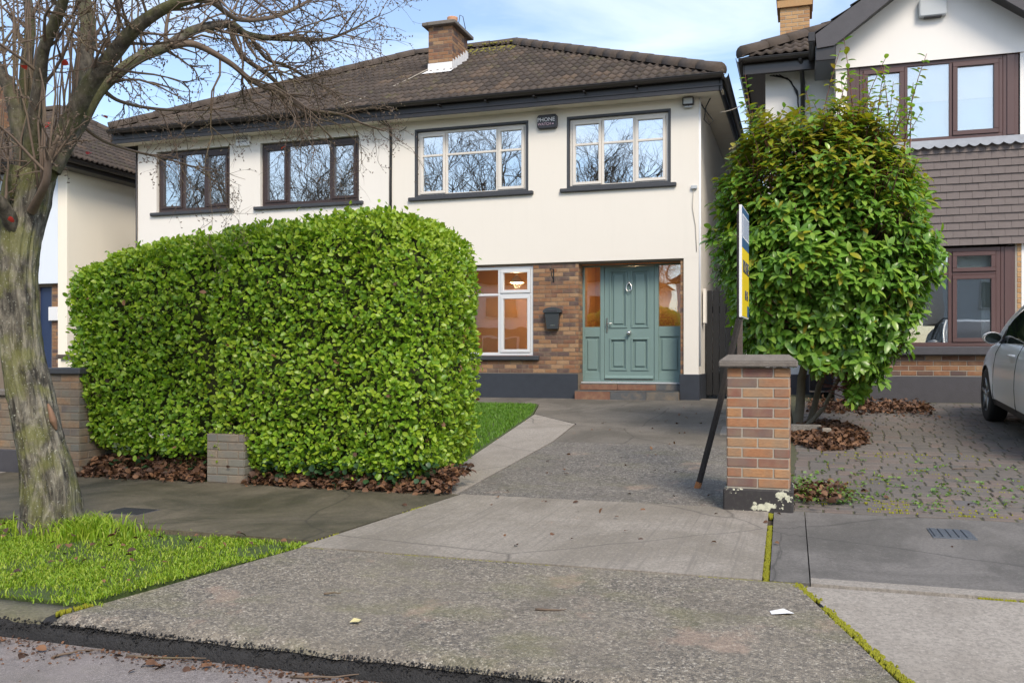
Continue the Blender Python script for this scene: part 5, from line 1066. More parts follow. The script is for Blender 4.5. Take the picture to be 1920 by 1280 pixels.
# ---- leaf litter, ivy, grass, weeds
def scatter_leaves(name, label, pts, mat, tmpl, smin, smax, flat=0.6, zl=0.02, cat='leaves'):
    P = np.array(pts); n = len(P); nn = randdir(n) * flat + np.array([0, 0, 1.0]); d = randdir(n) * np.array([1, 1, 0.35])
    P[:, 2] += RNG.uniform(0.002, zl, n)
    o = leaf_cloud(name, P, d, nn, RNG.uniform(smin, smax, n), [mat], np.zeros(n, int), tmpl, None); tag(o, label, cat, kind='stuff'); return o
LT = leaf_template(0.75, 0.10, 0.5)
pts = []
for k in range(5200):
    x = random.uniform(-6.7, -2.8); y = 7.08 + abs(random.gauss(0, 0.22)); 
    if random.random() < 0.12: y = 7.08 - abs(random.gauss(0, 0.05))
    if -5.26 < x < -4.78 and y > 6.93 and y < 7.4: continue
    pts.append((x, y, max(0, min(0.13, (y - 7.05) * 0.6)) + (0.0 if y > 7.05 else 0.0)))
scatter_leaves('leaf_litter', 'brown dead leaves drifted along the foot of the hedge', pts, 'litter', LT, 0.03, 0.075, 0.9, 0.05)
pts = []
for k in range(5200):
    a = random.uniform(0, 6.28); r = math.sqrt(random.random())
    x, y = 0.28 + r * 0.42 * math.cos(a), 10.9 + r * 1.0 * math.sin(a)
    if random.random() < 0.3: x, y = random.uniform(0.1, 1.7), 13.6 + random.gauss(0, 0.35)
    pts.append((x, y, zr(y) + 0.05 * (1 - r)))
for k in range(420): pts.append((0.12 + random.gauss(0, 0.13), 7.75 + random.gauss(0, 0.22), zr(7.75) + 0.01))
scatter_leaves('leaf_litter', 'brown dead leaves heaped under the glossy shrub on the block paving', pts, 'litter', LT, 0.03, 0.075, 0.9, 0.06)
pts = []
for k in range(330):
    x, y = random.uniform(-9, -3), random.uniform(3.66, 5.0)
    if x > -3.44 + (y - 3.65) * 0.38: continue
    if random.random() < 0.25: continue
    pts.append((x, y, -0.085 + (y - 3.65) * 0.045 + 0.045))
for k in range(150): x = random.uniform(-6, -0.2); pts.append((x, 3.36 - abs(random.gauss(0, 0.09)), -0.199))
for k in range(50): x = random.uniform(-2.6, -0.5); y = random.uniform(7.2, 15); pts.append((x, y, zd(y) + 0.006))
for k in range(26): pts.append((random.uniform(0.5, 2.6), random.uniform(7.3, 12), 0)); pts[-1] = (pts[-1][0], pts[-1][1], zr(pts[-1][1]) + 0.01)
for k in range(24): pts.append((random.uniform(-3, 1.5), random.uniform(5, 7), 0.005))
scatter_leaves('fallen_leaves', 'scattered brown leaves on the verge, gutter and drives', pts, 'litter', LT, 0.02, 0.055, 0.6, 0.015)
pts = []
for k in range(2000):
    x = random.uniform(-6.5, 0.6); pts.append((x, 3.395 - abs(random.gauss(0, 0.10)) * (1.6 if mnoise.noise(Vector((x * 2, 0, 1))) > 0.1 else 0.6), -0.199))
scatter_leaves('gutter_debris', 'leaf crumbs and grit lying in the gutter along the kerb', pts, 'litter', LT, 0.006, 0.022, 0.6, 0.006, 'debris')
km = MB()
for k in range(9000):
    x = random.uniform(-7.5, 0.9); y = 3.430 + random.gauss(0, 0.010); z = -0.122 + random.uniform(-0.05, 0.010); r = random.uniform(0.0018, 0.0045); km.tube([(x, y - r, z), (x + random.gauss(0, .004), y, z + r * .6), (x, y + r * .6, z + r)], [r, r * .9, r * .3], 5)
o = km.build('kerb_grit', 'tar'); tag(o, 'black tar crumbs clinging to the edge of the kerb', 'tar', kind='stuff')
pts = [(random.uniform(-4.7, -3.0), 7.06 + random.uniform(0, 0.28), random.uniform(0.03, 0.22)) for k in range(900)] + [(random.uniform(-6.5, -5.3), 7.1 + random.uniform(0, .3), random.uniform(0.03, .2)) for k in range(140)]
scatter_leaves('ivy', 'dark ivy trailing below the hedge', pts, 'ivy', leaf_template(0.95, 0.03, 0.2), 0.035, 0.065, 1.2, 0.01, 'ivy')
def blades(name, label, XY, zf, hmin, hmax, mat, wid=0.0035, lean=0.5):
    n = len(XY); X, Y = XY[:, 0], XY[:, 1]; Z = np.array([zf(a, b) for a, b in XY]); h = RNG.uniform(hmin, hmax, n); a = RNG.uniform(0, 6.283, n); ln = RNG.uniform(0.1, lean, n) * h; b = RNG.uniform(0, 6.283, n)
    w = wid * RNG.uniform(0.7, 1.4, n); sx, sy = np.cos(a) * w, np.sin(a) * w; lx, ly = np.cos(b) * ln, np.sin(b) * ln
    V = np.zeros((n, 5, 3)); V[:, 0] = np.stack([X - sx, Y - sy, Z], 1); V[:, 1] = np.stack([X + sx, Y + sy, Z], 1)
    V[:, 2] = np.stack([X + sx * .8 + lx * .35, Y + sy * .8 + ly * .35, Z + h * .6], 1); V[:, 3] = np.stack([X - sx * .8 + lx * .35, Y - sy * .8 + ly * .35, Z + h * .6], 1); V[:, 4] = np.stack([X + lx, Y + ly, Z + h * (1 - 0.25 * lean)], 1)
    me = bpy.data.meshes.new(name); me.vertices.add(n * 5); me.vertices.foreach_set('co', V.ravel().astype(np.float32))
    L = (np.array([0, 1, 2, 3, 3, 2, 4])[None] + (np.arange(n) * 5)[:, None]).ravel(); me.loops.add(len(L)); me.loops.foreach_set('vertex_index', L.astype(np.int32)); T = np.tile([4, 3], n)
    me.polygons.add(len(T)); me.polygons.foreach_set('loop_start', (np.cumsum(T) - T).astype(np.int32)); me.polygons.foreach_set('loop_total', T.astype(np.int32)); me.materials.append(MAT[mat]); me.update(calc_edges=True)
    o = link(name, me, None, (0, 0, 0)); tag(o, label, 'grass', kind='stuff'); return o
def inpoly(P, poly):
    x, y = P[:, 0], P[:, 1]; c = np.zeros(len(P), bool); j = len(poly) - 1
    for i in range(len(poly)):
        xi, yi = poly[i]; xj, yj = poly[j]; c ^= ((yi > y) != (yj > y)) & (x < (xj - xi) * (y - yi) / (yj - yi + 1e-12) + xi); j = i
    return c
P = np.stack([RNG.uniform(-8.2, -2.9, 100000), RNG.uniform(3.66, 5.06, 100000)], 1); P = P[inpoly(P, [(-9, 3.67), (-3.47, 3.66), (-2.95, 4.99), (-9, 5.05)])]; vz = lambda x, y: -0.085 + (y - 3.65) * 0.045
pn = vnoise(np.c_[P, np.zeros(len(P))], 2.2, 5); P = P[RNG.random(len(P)) < np.clip(0.62 + 2.0 * pn, 0.08, 1)]; ed = np.stack([RNG.uniform(-8, -3.3, 900), 3.655 - np.abs(RNG.normal(0, 0.025, 900))], 1); e2 = RNG.random(700); ed2 = np.stack([-3.47 + 0.53 * e2 + RNG.normal(0.012, 0.018, 700), 3.66 + 1.34 * e2], 1); e3 = RNG.uniform(-8, -2.95, 700); ed3 = np.stack([e3, 5.055 + RNG.normal(0, 0.02, 700)], 1); P = np.concatenate([P, ed, ed2, ed3])
hh = blades('verge_grass', 'bright green grass on the verge around the tree trunk', P, vz, 0.012, 0.040, 'grass', 0.0028, 1.3)
P = np.stack([RNG.normal(-4.62, 0.20, 1500), RNG.normal(4.86, 0.10, 1500)], 1); P = P[P[:, 1] < 5.05]; blades('long_grass', 'tuft of longer grass at the foot of the tree trunk', P, vz, 0.07, 0.17, 'grass', 0.004, 0.8)
P = np.stack([RNG.uniform(-7.5, -3.1, 60000), RNG.uniform(8.2, 14.6, 60000)], 1); P = P[inpoly(P, [(-13, 7.2), (-3.18, 7.2), (-3.89, 13.08), (-4.24, 14.58), (-13, 14.6)])]; blades('lawn_grass', 'mown green lawn beyond the hedge beside the drive', P, lambda x, y: zd(y) - 0.01, 0.025, 0.06, 'lawn_grass', 0.004, 0.8)
# weeds and moss in the block paving
pts = []
for k in range(130):
    cx, cy = random.uniform(0.0, 2.6), 7.2 + abs(random.gauss(0, 1.0)); 
    for j in range(random.randint(4, 12)): pts.append((cx + random.gauss(0, .03), cy + random.gauss(0, .02), zr(cy) + 0.008))
for k in range(16):
    cx, cy = random.uniform(-0.05, 0.4), random.uniform(7.15, 8.3)
    for j in range(26): pts.append((cx + random.gauss(0, .04), cy + random.gauss(0, .04), zr(cy) + random.uniform(0.01, 0.10)))
scatter_leaves('weeds', 'small green weeds growing in the joints of the block paving', pts, 'weed', leaf_template(0.6, .05, .2), 0.015, 0.038, 0.9, 0.02, 'weeds')
def moss_line(mb, a, b, w, h, step=0.012, gap=0.0, dens=1.0):
    L = math.dist(a, b); n = int(L / step * dens)
    for k in range(n):
        t_ = random.random(); 
        if gap and mnoise.noise(Vector((a[0] * 3 + t_ * L * 2.5, a[1] * 2, 0))) < gap: continue
        x, y = a[0] + (b[0] - a[0]) * t_ + random.gauss(0, w / 2.5), a[1] + (b[1] - a[1]) * t_ + random.gauss(0, w / 2.5); z = a[2] + (b[2] - a[2]) * t_
        r = random.uniform(0.004, 0.010); mb.tube([(x, y, z - r), (x, y, z + h * random.uniform(0.3, 1)), (x, y, z + h * 1.3)], [r, r * 0.85, r * 0.25], 5)
mb = MB(); moss_line(mb, (-0.175, 4.84, -0.02), (-0.215, 7.05, -0.02), 0.020, 0.012, 0.0025, -0.3)
moss_line(mb, (-0.02, 4.80, -0.006), (0.46, 3.5, -0.10), 0.03, 0.008, 0.0020, -0.22); moss_line(mb, (-2.85, 4.815, -0.012), (-0.0, 4.815, -0.012), 0.014, 0.009, 0.003, -0.05); moss_line(mb, (0.0, 4.815, -0.015), (4.0, 4.815, -0.015), 0.012, 0.010, 0.005, 0.05)
moss_line(mb, (-2.9, 5.0, -0.012), (-2.72, 7.05, -0.012), 0.02, 0.014, 0.006, 0.05); moss_line(mb, (-3.45, 3.5, -0.10), (-3.38, 3.64, -0.09), 0.03, 0.012, 0.003)
for k in range(8): moss_line(mb, (-0.05, 7.2 + k * 0.095, zr(7.2 + k * .095)), (2.6, 7.2 + k * 0.095, zr(7.2 + k * .095)), 0.012, 0.010, 0.018 if k < 4 else 0.04, 0.05)
for k in range(14): moss_line(mb, (0.2, 7.6 + k * 0.172, zr(7.6 + k * .172)), (2.6, 7.6 + k * 0.172, zr(7.6 + k * .172)), 0.010, 0.008, 0.05, 0.1)
o = mb.build('joint_moss', 'moss'); tag(o, 'yellow green moss growing along the paving joints', 'moss', kind='stuff')

# ============================================================ CAR
t = NT('silver_car_paint'); k = t.mix(t.noise(400, 2), (0.84, 0.85, 0.86), (0.88, 0.885, 0.89)); t.col(k); t.rough(0.28); t.b.inputs['Metallic'].default_value = 0.0; t.b.inputs['Coat Weight'].default_value = 0.4; t.b.inputs['Coat Roughness'].default_value = 0.05; MAT['carpaint'] = t.m
MAT['dglass'] = simple('dark_car_glass', (0.012, 0.018, 0.018), 0.04, 0.1, spec=0.8)
MAT['trim'] = simple('black_car_trim', (0.018, 0.018, 0.019), 0.55, 0.2)
MAT['tyre'] = simple('tyre_rubber', (0.014, 0.014, 0.014), 0.75, 0.3, 30, 0.3)
MAT['alloy'] = simple('wheel_alloy', (0.32, 0.33, 0.34), 0.35, 0.1, metal=0.8)
MAT['lamp_red'] = simple('tail_lamp', (0.35, 0.012, 0.012), 0.15, 0.1); MAT['lamp_clear'] = simple('head_lamp', (0.6, 0.62, 0.64), 0.08, 0.05)
CX, CN = 3.10, 13.52; CY_ = 11.3; CZ_ = zr(CY_)
car = thing('parked_car', 'silver car parked nose-in on the block paving at the right edge', 'car', (CX, CY_, CZ_))
def cpt(u, y, z): return (CX + y, CN - u, CZ_ + z)       # y<0: the side facing us
WH = (0.92, 3.52)
def hw(u): return float(np.interp(u, [0, 0.12, 0.35, 0.7, 1.4, 3.4, 4.0, 4.3, 4.42], [0.62, 0.74, 0.84, 0.885, 0.90, 0.90, 0.86, 0.80, 0.74]))
def belt(u): return float(np.interp(u, [0, 0.1, 0.3, 1.1, 1.5, 3.4, 4.2, 4.42], [0.72, 0.80, 0.87, 0.985, 1.0, 1.05, 1.08, 1.0]))
def bot(u):
    b = float(np.interp(u, [0, 0.3, 4.1, 4.42], [0.34, 0.25, 0.25, 0.36]))
    for c in WH:
        if abs(u - c) < 0.375: b = max(b, 0.33 + math.sqrt(max(0, 0.375 ** 2 - (u - c) ** 2)))
    return b
def yat(u, z):
    f = (z - 0.25) / (belt(u) - 0.25); y = hw(u) * float(np.interp(f, [0, 0.15, 0.4, 0.62, 0.85, 1.0], [0.955, 0.985, 1.0, 0.995, 0.965, 0.90]))
    for c in WH: y += 0.022 * math.exp(-((math.hypot(u - c, z - 0.33) - 0.385) / 0.05) ** 2)
    return y
us_ = sorted(set([round(0.04 * i, 3) for i in range(111)] + [4.42])); NF = 11
mb = MB(); vs = []; row = 2 * NF + 3
for u in us_:
    zb_, bl = bot(u), belt(u); zz = [zb_ + (bl - zb_) * k / (NF - 1) for k in range(NF)]
    L = [cpt(u, -yat(u, z), z) for z in zz]; Rr = [cpt(u, yat(u, z), z) for z in zz]
    crown = bl + (0.045 if u < 1.3 or u > 4.0 else 0.02)
    vs += L + [cpt(u, -yat(u, bl) * 0.6, bl + (crown - bl) * 0.8), cpt(u, 0, crown), cpt(u, yat(u, bl) * 0.6, bl + (crown - bl) * 0.8)] + Rr[::-1]
b0 = len(mb.v); mb.v += vs
for i in range(len(us_) - 1):
    um = us_[i]; arch = any(abs(um - c) < 0.40 for c in WH)
    for k in range(row - 1):
        mb.f.append((i * row + k, i * row + k + 1, (i + 1) * row + k + 1, (i + 1) * row + k)); mb.mi.append(1 if (k < 1 or k >= row - 2) and not arch else 0); mb.sm.append(True)
for i, rev in ((0, True), (len(us_) - 1, False)):
    f = tuple(i * row + k for k in range(row)); mb.f.append(f if rev else f[::-1]); mb.mi.append(0); mb.sm.append(False)
mb.build('body', ['carpaint', 'trim'], car)
# cabin
def roofz(u): return float(np.interp(u, [0.98, 1.45, 1.95, 2.6, 3.4, 3.95, 4.30], [1.0, 1.28, 1.52, 1.60, 1.575, 1.48, 1.08]))
def rhw(u): return float(np.interp(u, [0.98, 1.95, 3.4, 4.30], [0.74, 0.60, 0.60, 0.66]))
mb = MB(); vs = []; cu = [0.98 + i * (4.30 - 0.98) / 40 for i in range(41)]
for u in cu:
    zt, bl = roofz(u), belt(u) - 0.02; f = min(1, max(0.02, (zt - bl) / 0.55)); yb = yat(u, belt(u)) * 0.985; yt = yb + (rhw(u) - yb) * f
    L = [cpt(u, -yb, bl), cpt(u, -(yb + (yt - yb) * 0.55), bl + (zt - bl) * 0.55), cpt(u, -(yt + 0.02), zt - 0.06 * f), cpt(u, -yt * 0.85, zt - 0.01 * f), cpt(u, 0, zt + 0.012)]
    vs += L + [(2 * CX - p[0], p[1], p[2]) for p in L[:-1][::-1]]
mb.add(vs, [(i * 9 + k, i * 9 + k + 1, (i + 1) * 9 + k + 1, (i + 1) * 9 + k) for i in range(40) for k in range(8)] , 0, True); mb.build('cabin', 'carpaint', car)
def cab(u, f, side, off=0.006):       # point on the cabin side, f 0..1 from belt to roof rail
    zt, bl = roofz(u), belt(u) - 0.02; g_ = min(1, max(0.02, (zt - bl) / 0.55)); yb = yat(u, belt(u)) * 0.985; yt = yb + (rhw(u) - yb) * g_
    y = yb + (yt - yb) * f * 0.97 + off; return cpt(u, side * y, bl + (zt - bl) * f)
for sd in (-1, 1):
    for (ua, ub) in ((1.42, 2.44), (2.52, 3.36), (3.42, 3.98)):
        n = 14; vs = []
        for i in range(n + 1):
            u = ua + (ub - ua) * i / n; ft = 0.90 if roofz(u) > 1.5 else max(0.15, 0.90 - (1.5 - roofz(u)) * 0.35); vs += [cab(u, 0.06, sd), cab(u, ft * 0.55, sd), cab(u, ft, sd)]
        fs = [(3 * i + k, 3 * i + 3 + k, 3 * i + 4 + k, 3 * i + 1 + k) for i in range(n) for k in range(2)]; fs = fs if sd < 0 else [f[::-1] for f in fs]
        MB().add(vs, fs, 0, True).build('side_window', 'dglass', car)
    # black window line and seams
    n = 40; pts = [cab(1.15 + (4.0 - 1.15) * i / n, 0.02, sd, 0.008) for i in range(n + 1)]; MB().tube(pts, 0.012, 5).build('window_trim', 'trim', car)
    pts = [cab(0.99 + (1.95 - 0.99) * i / 14, 1.0, sd, 0.0) for i in range(15)]; MB().tube(pts, 0.020, 6).build('windscreen_pillar', 'carpaint', car)
    MB().add([cab(1.12, 0.05, sd), cab(1.40, 0.05, sd), cab(1.40, 0.80, sd)], [(0, 1, 2) if sd < 0 else (2, 1, 0)]).build('corner_window', 'trim', car)
    for us0 in (1.34, 2.48, 3.30):
        n = 12; z0_ = max(bot(us0), 0.30); pts = [cpt(us0 + (0.02 if us0 > 3 else 0), sd * (yat(us0, z0_ + (belt(us0) - z0_) * i / n) + 0.0008), z0_ + (belt(us0) - z0_) * i / n) for i in range(n + 1)]; MB().tube(pts, 0.0045, 4).build('door_seam', 'trim', car)
    for ud in (2.30, 3.15):
        yy = sd * (yat(ud, 0.90)); mb = MB(); mb.tube([cpt(ud - 0.10, yy + sd * 0.004, 0.90), cpt(ud - 0.085, yy + sd * 0.035, 0.902), cpt(ud + 0.07, yy + sd * 0.035, 0.905), cpt(ud + 0.09, yy + sd * 0.004, 0.905)], [0.014, 0.016, 0.018, 0.014], 8); mb.build('door_handle', 'carpaint', car)
    # mirror
    um = 1.36; yb = sd * (yat(um, belt(um)) * 0.97); mr = MB(); cs = []
    for (du, dy, r) in ((-0.10, 0.10, 0.02), (-0.085, 0.10, 0.075), (-0.04, 0.105, 0.095), (0.02, 0.11, 0.095), (0.05, 0.11, 0.085)):
        cs.append((cpt(um + du, yb + sd * (dy + 0.02), 1.06), r))
    rings = []
    for (p, r) in cs: rings += [(p[0] + math.cos(a) * r * 1.15, p[1], p[2] + math.sin(a) * r * 0.78) for a in [2 * math.pi * k / 14 for k in range(14)]]
    mr.add(rings, [(i * 14 + k, i * 14 + (k + 1) % 14, (i + 1) * 14 + (k + 1) % 14, (i + 1) * 14 + k) for i in range(4) for k in range(14)] + [tuple(range(14)), tuple(range(69, 55, -1))], 0, True); mo = mr.build('mirror', 'carpaint', car)
    MB().tube([cpt(um, yb - sd * 0.02, 1.0), cpt(um, yb + sd * 0.06, 1.03)], 0.028, 8).build('mirror_arm', 'trim', mo); 
    p = cs[-1][0]; MB().add([(p[0] + math.cos(a) * 0.088, p[1] - 0.006, p[2] + math.sin(a) * 0.058) for a in [2 * math.pi * k / 14 for k in range(14)]], [tuple(range(14))]).build('mirror_glass', 'dglass', mo)
    # wheels
    for c in WH:
        wc = cpt(c, sd * 0.80, 0.33); w_ = MB(); prof = [(0.20, -0.10), (0.30, -0.105), (0.325, -0.09), (0.335, -0.05), (0.335, 0.05), (0.325, 0.09), (0.30, 0.105), (0.20, 0.10)]; S = 32
        w_.add([(wc[0] + a_, wc[1] + r_ * math.cos(2 * math.pi * s / S), wc[2] + r_ * math.sin(2 * math.pi * s / S)) for s in range(S) for r_, a_ in prof], [(s * 8 + k, s * 8 + k + 1, ((s + 1) % S) * 8 + k + 1, ((s + 1) % S) * 8 + k) for s in range(S) for k in range(7)], 0, True); wo2 = w_.build('wheel', 'tyre', car)
        rm = MB(); rm.tube([(wc[0] + sd * 0.02, wc[1], wc[2]), (wc[0] + sd * 0.075, wc[1], wc[2])], 0.06, 14)
        for k in range(5):
            a = 2 * math.pi * k / 5 + 0.3; e = Vector((wc[0] + sd * 0.085, wc[1] + 0.215 * math.cos(a), wc[2] + 0.215 * math.sin(a))); rm.tube([(wc[0] + sd * 0.06, wc[1], wc[2]), e], [0.035, 0.028], 6)
        rm.add([(wc[0] + sd * x_, wc[1] + r_ * math.cos(2 * math.pi * s / 28), wc[2] + r_ * math.sin(2 * math.pi * s / 28)) for s in range(28) for r_, x_ in ((0.195, 0.0), (0.205, 0.098), (0.225, 0.10))], [(s * 3 + k, s * 3 + k + 1, ((s + 1) % 28) * 3 + k + 1, ((s + 1) % 28) * 3 + k) for s in range(28) for k in range(2)], 0, True); rm.build('rim', 'alloy', wo2)
        MB().tube([(wc[0] - sd * 0.02, wc[1], wc[2]), (wc[0] - sd * 0.03, wc[1], wc[2])], 0.20, 20).build('brake_disc', 'trim', wo2)
    MB().bbox(CX + min(sd * 0.50, sd * 0.70), CX + max(sd * 0.50, sd * 0.70), CN - 0.10, CN + 0.006, CZ_ + 0.60, CZ_ + 0.72, 0.02).build('headlamp', 'lamp_clear', car); MB().bbox(CX + min(sd * 0.56, sd * 0.76), CX + max(sd * 0.56, sd * 0.76), CN - 4.43, CN - 4.34, CZ_ + 0.72, CZ_ + 0.95, 0.02).build('tail_lamp', 'lamp_red', car)
MB().box(CX - 0.66, CX + 0.66, CN - 4.2, CN - 0.25, CZ_ + 0.20, CZ_ + 0.55).build('underbody', 'trim', car)
for (ua, ub, nm) in ((1.06, 1.86, 'windscreen'), (3.99, 4.26, 'rear_window')):
    vs = []
    for i in range(9):
        u = ua + (ub - ua) * i / 8; w = rhw(u) * 0.84
        vs += [cpt(u, y * w, roofz(u) + 0.022 - 0.012 * y * y) for y in (-1, -0.5, 0, 0.5, 1)]
    MB().add(vs, [(i * 5 + k, i * 5 + k + 1, (i + 1) * 5 + k + 1, (i + 1) * 5 + k) for i in range(8) for k in range(4)], 0, True).build(nm, 'dglass', car)
for sd in (-1, 1): MB().tube([cpt(2.0 + i * 0.2, sd * 0.57, roofz(2.0 + i * 0.2) + 0.03) for i in range(10)], 0.016, 6).build('roof_rail', 'trim', car)
car.rotation_euler = (math.atan(0.066), 0, 0)

# ============================================================ STREET TREE
t = NT('street_tree_bark'); lo_ = t.map((1, 1, 0.28)); rd = t.noise(16, 6, 0.65, lo_, 0.6)
k = t.ramp(rd, [(0.38, (0.028, 0.025, 0.020)), (0.5, (0.11, 0.10, 0.078)), (0.62, (0.25, 0.23, 0.18))])
k = t.mix(t.ramp(t.noise(5, 5, 0.6), [(0.45, 0.0), (0.60, 0.7)]), k, (0.14, 0.145, 0.04)); k = t.mix(t.ramp(t.noise(75, 4, 0.7), [(0.60, 0.0), (0.66, 0.75)]), k, (0.40, 0.41, 0.34))
t.col(k); t.rough(0.92); t.bump(rd, 0.9, 0.03); MAT['bark'] = t.m
t = NT('limb_bark'); rd = t.noise(22, 6, 0.65, t.map((1, 1, 0.5))); k = t.ramp(rd, [(0.36, (0.040, 0.034, 0.026)), (0.5, (0.085, 0.074, 0.055)), (0.66, (0.15, 0.13, 0.10))]); k = t.mix(t.ramp(t.noise(4, 5, 0.6), [(0.45, 0.0), (0.60, 0.65)]), k, (0.085, 0.092, 0.024)); k = t.mix(t.ramp(t.noise(70, 3), [(0.66, 0), (0.72, .6)]), k, (0.30, 0.31, 0.25)); t.col(k); t.rough(0.92); t.bump(rd, 0.9, 0.02); MAT['limb_bark'] = t.m
t = NT('twig_bark'); k = t.mix(t.noise(20, 4), (0.085, 0.060, 0.044), (0.19, 0.14, 0.10)); k = t.mix(t.ramp(t.noise(3, 4), [(0.5, 0), (0.7, 0.5)]), k, (0.12, 0.11, 0.04)); t.col(k); t.rough(0.85); MAT['twig'] = t.m
MAT['wound'] = simple('exposed_wood', (0.20, 0.115, 0.07), 0.8, 0.2, 30, 0.4, 60)
sY, cY = math.sin(R(YAW)), math.cos(R(YAW))
def pt(x, y, d):      # a measured direction and a distance give a place
    a, v = (x - 960) / 1690, (670 - y) / 1690; return Vector((d * (-sY + a * cY), d * (cY + a * sY), CAM_Z + d * v))
tr = thing('street_tree', 'bare street tree with a leaning mossy trunk on the grass verge', 'tree', pt(95, 1003, 6.15))
def spline(pts, n):
    out = []; P = [pts[0]] + pts + [pts[-1]]
    for i in range(1, len(P) - 2):
        for k in range(n):
            u = k / n; a, b, c, d = P[i - 1], P[i], P[i + 1], P[i + 2]
            out.append(0.5 * ((2 * b) + (c - a) * u + (2 * a - 5 * b + 4 * c - d) * u * u + (3 * b - a - 3 * c + d) * u ** 3))
    out.append(pts[-1]); return out
def limb_mesh(pts, rad, sides=14, rough=0.12, n=8, flute=0.0, seed=0.0, ridges=0.0):
    c = spline([Vector(p) for p in pts], n); m = len(c); r = np.interp(np.linspace(0, len(rad) - 1, m), range(len(rad)), rad); mb = MB(); vs = []
    prev = None
    for i, p in enumerate(c):
        t_ = (c[min(i + 1, m - 1)] - c[max(i - 1, 0)]).normalized(); a = prev if prev is not None else t_.orthogonal().normalized(); a = (a - t_ * a.dot(t_)).normalized(); prev = a; b = t_.cross(a)
        for k in range(sides):
            w = 2 * math.pi * k / sides; dr = a * math.cos(w) + b * math.sin(w)
            q = 1 + rough * mnoise.noise(Vector((math.cos(w) * 2.2 + seed, math.sin(w) * 2.2, p.z * 2.6))) + rough * 0.6 * mnoise.noise(Vector((math.cos(w) * 6 + seed, math.sin(w) * 6, p.z * 4))) + flute * math.sin(w * 5 + p.z * 1.2)
            if ridges:
                g1 = mnoise.noise(Vector((math.cos(w) * 9, math.sin(w) * 9, p.z * 1.5))); g2 = mnoise.noise(Vector((math.cos(w) * 20, math.sin(w) * 20, p.z * 4.5 + 7))); q += ridges * (0.55 - 2.2 * abs(g1)) + ridges * 0.45 * (0.4 - 1.6 * abs(g2))
            vs.append(p + dr * r[i] * q)
    mb.add(vs, [(i * sides + k, i * sides + (k + 1) % sides, (i + 1) * sides + (k + 1) % sides, (i + 1) * sides + k) for i in range(m - 1) for k in range(sides)] + [tuple((m - 1) * sides + k for k in range(sides))], 0, True)
    return mb, c, r
px2m = lambda px, d: px / 1690 * d
tp = [pt(98, 1035, 6.15), pt(97, 1000, 6.15), pt(91, 900, 6.15), pt(65, 780, 6.15), pt(40, 660, 6.15), pt(33, 540, 6.15), pt(36, 450, 6.15), pt(47, 380, 6.15), pt(60, 320, 6.15)]
mb, trunk_c, trunk_r = limb_mesh(tp, [0.25, 0.205, 0.162, 0.138, 0.128, 0.124, 0.130, 0.145, 0.140], 110, 0.10, 26, 0.03, ridges=0.12)
mb.build('trunk', 'bark', tr)
mb, _, _ = limb_mesh([pt(90, 757, 6.10), pt(95, 770, 6.08), pt(100, 788, 6.08), pt(106, 806, 6.10)], [0.006, 0.016, 0.024, 0.006], 12, 0.35, 6, 0, 2.2); mb.build('bark_wound', 'wound', tr)
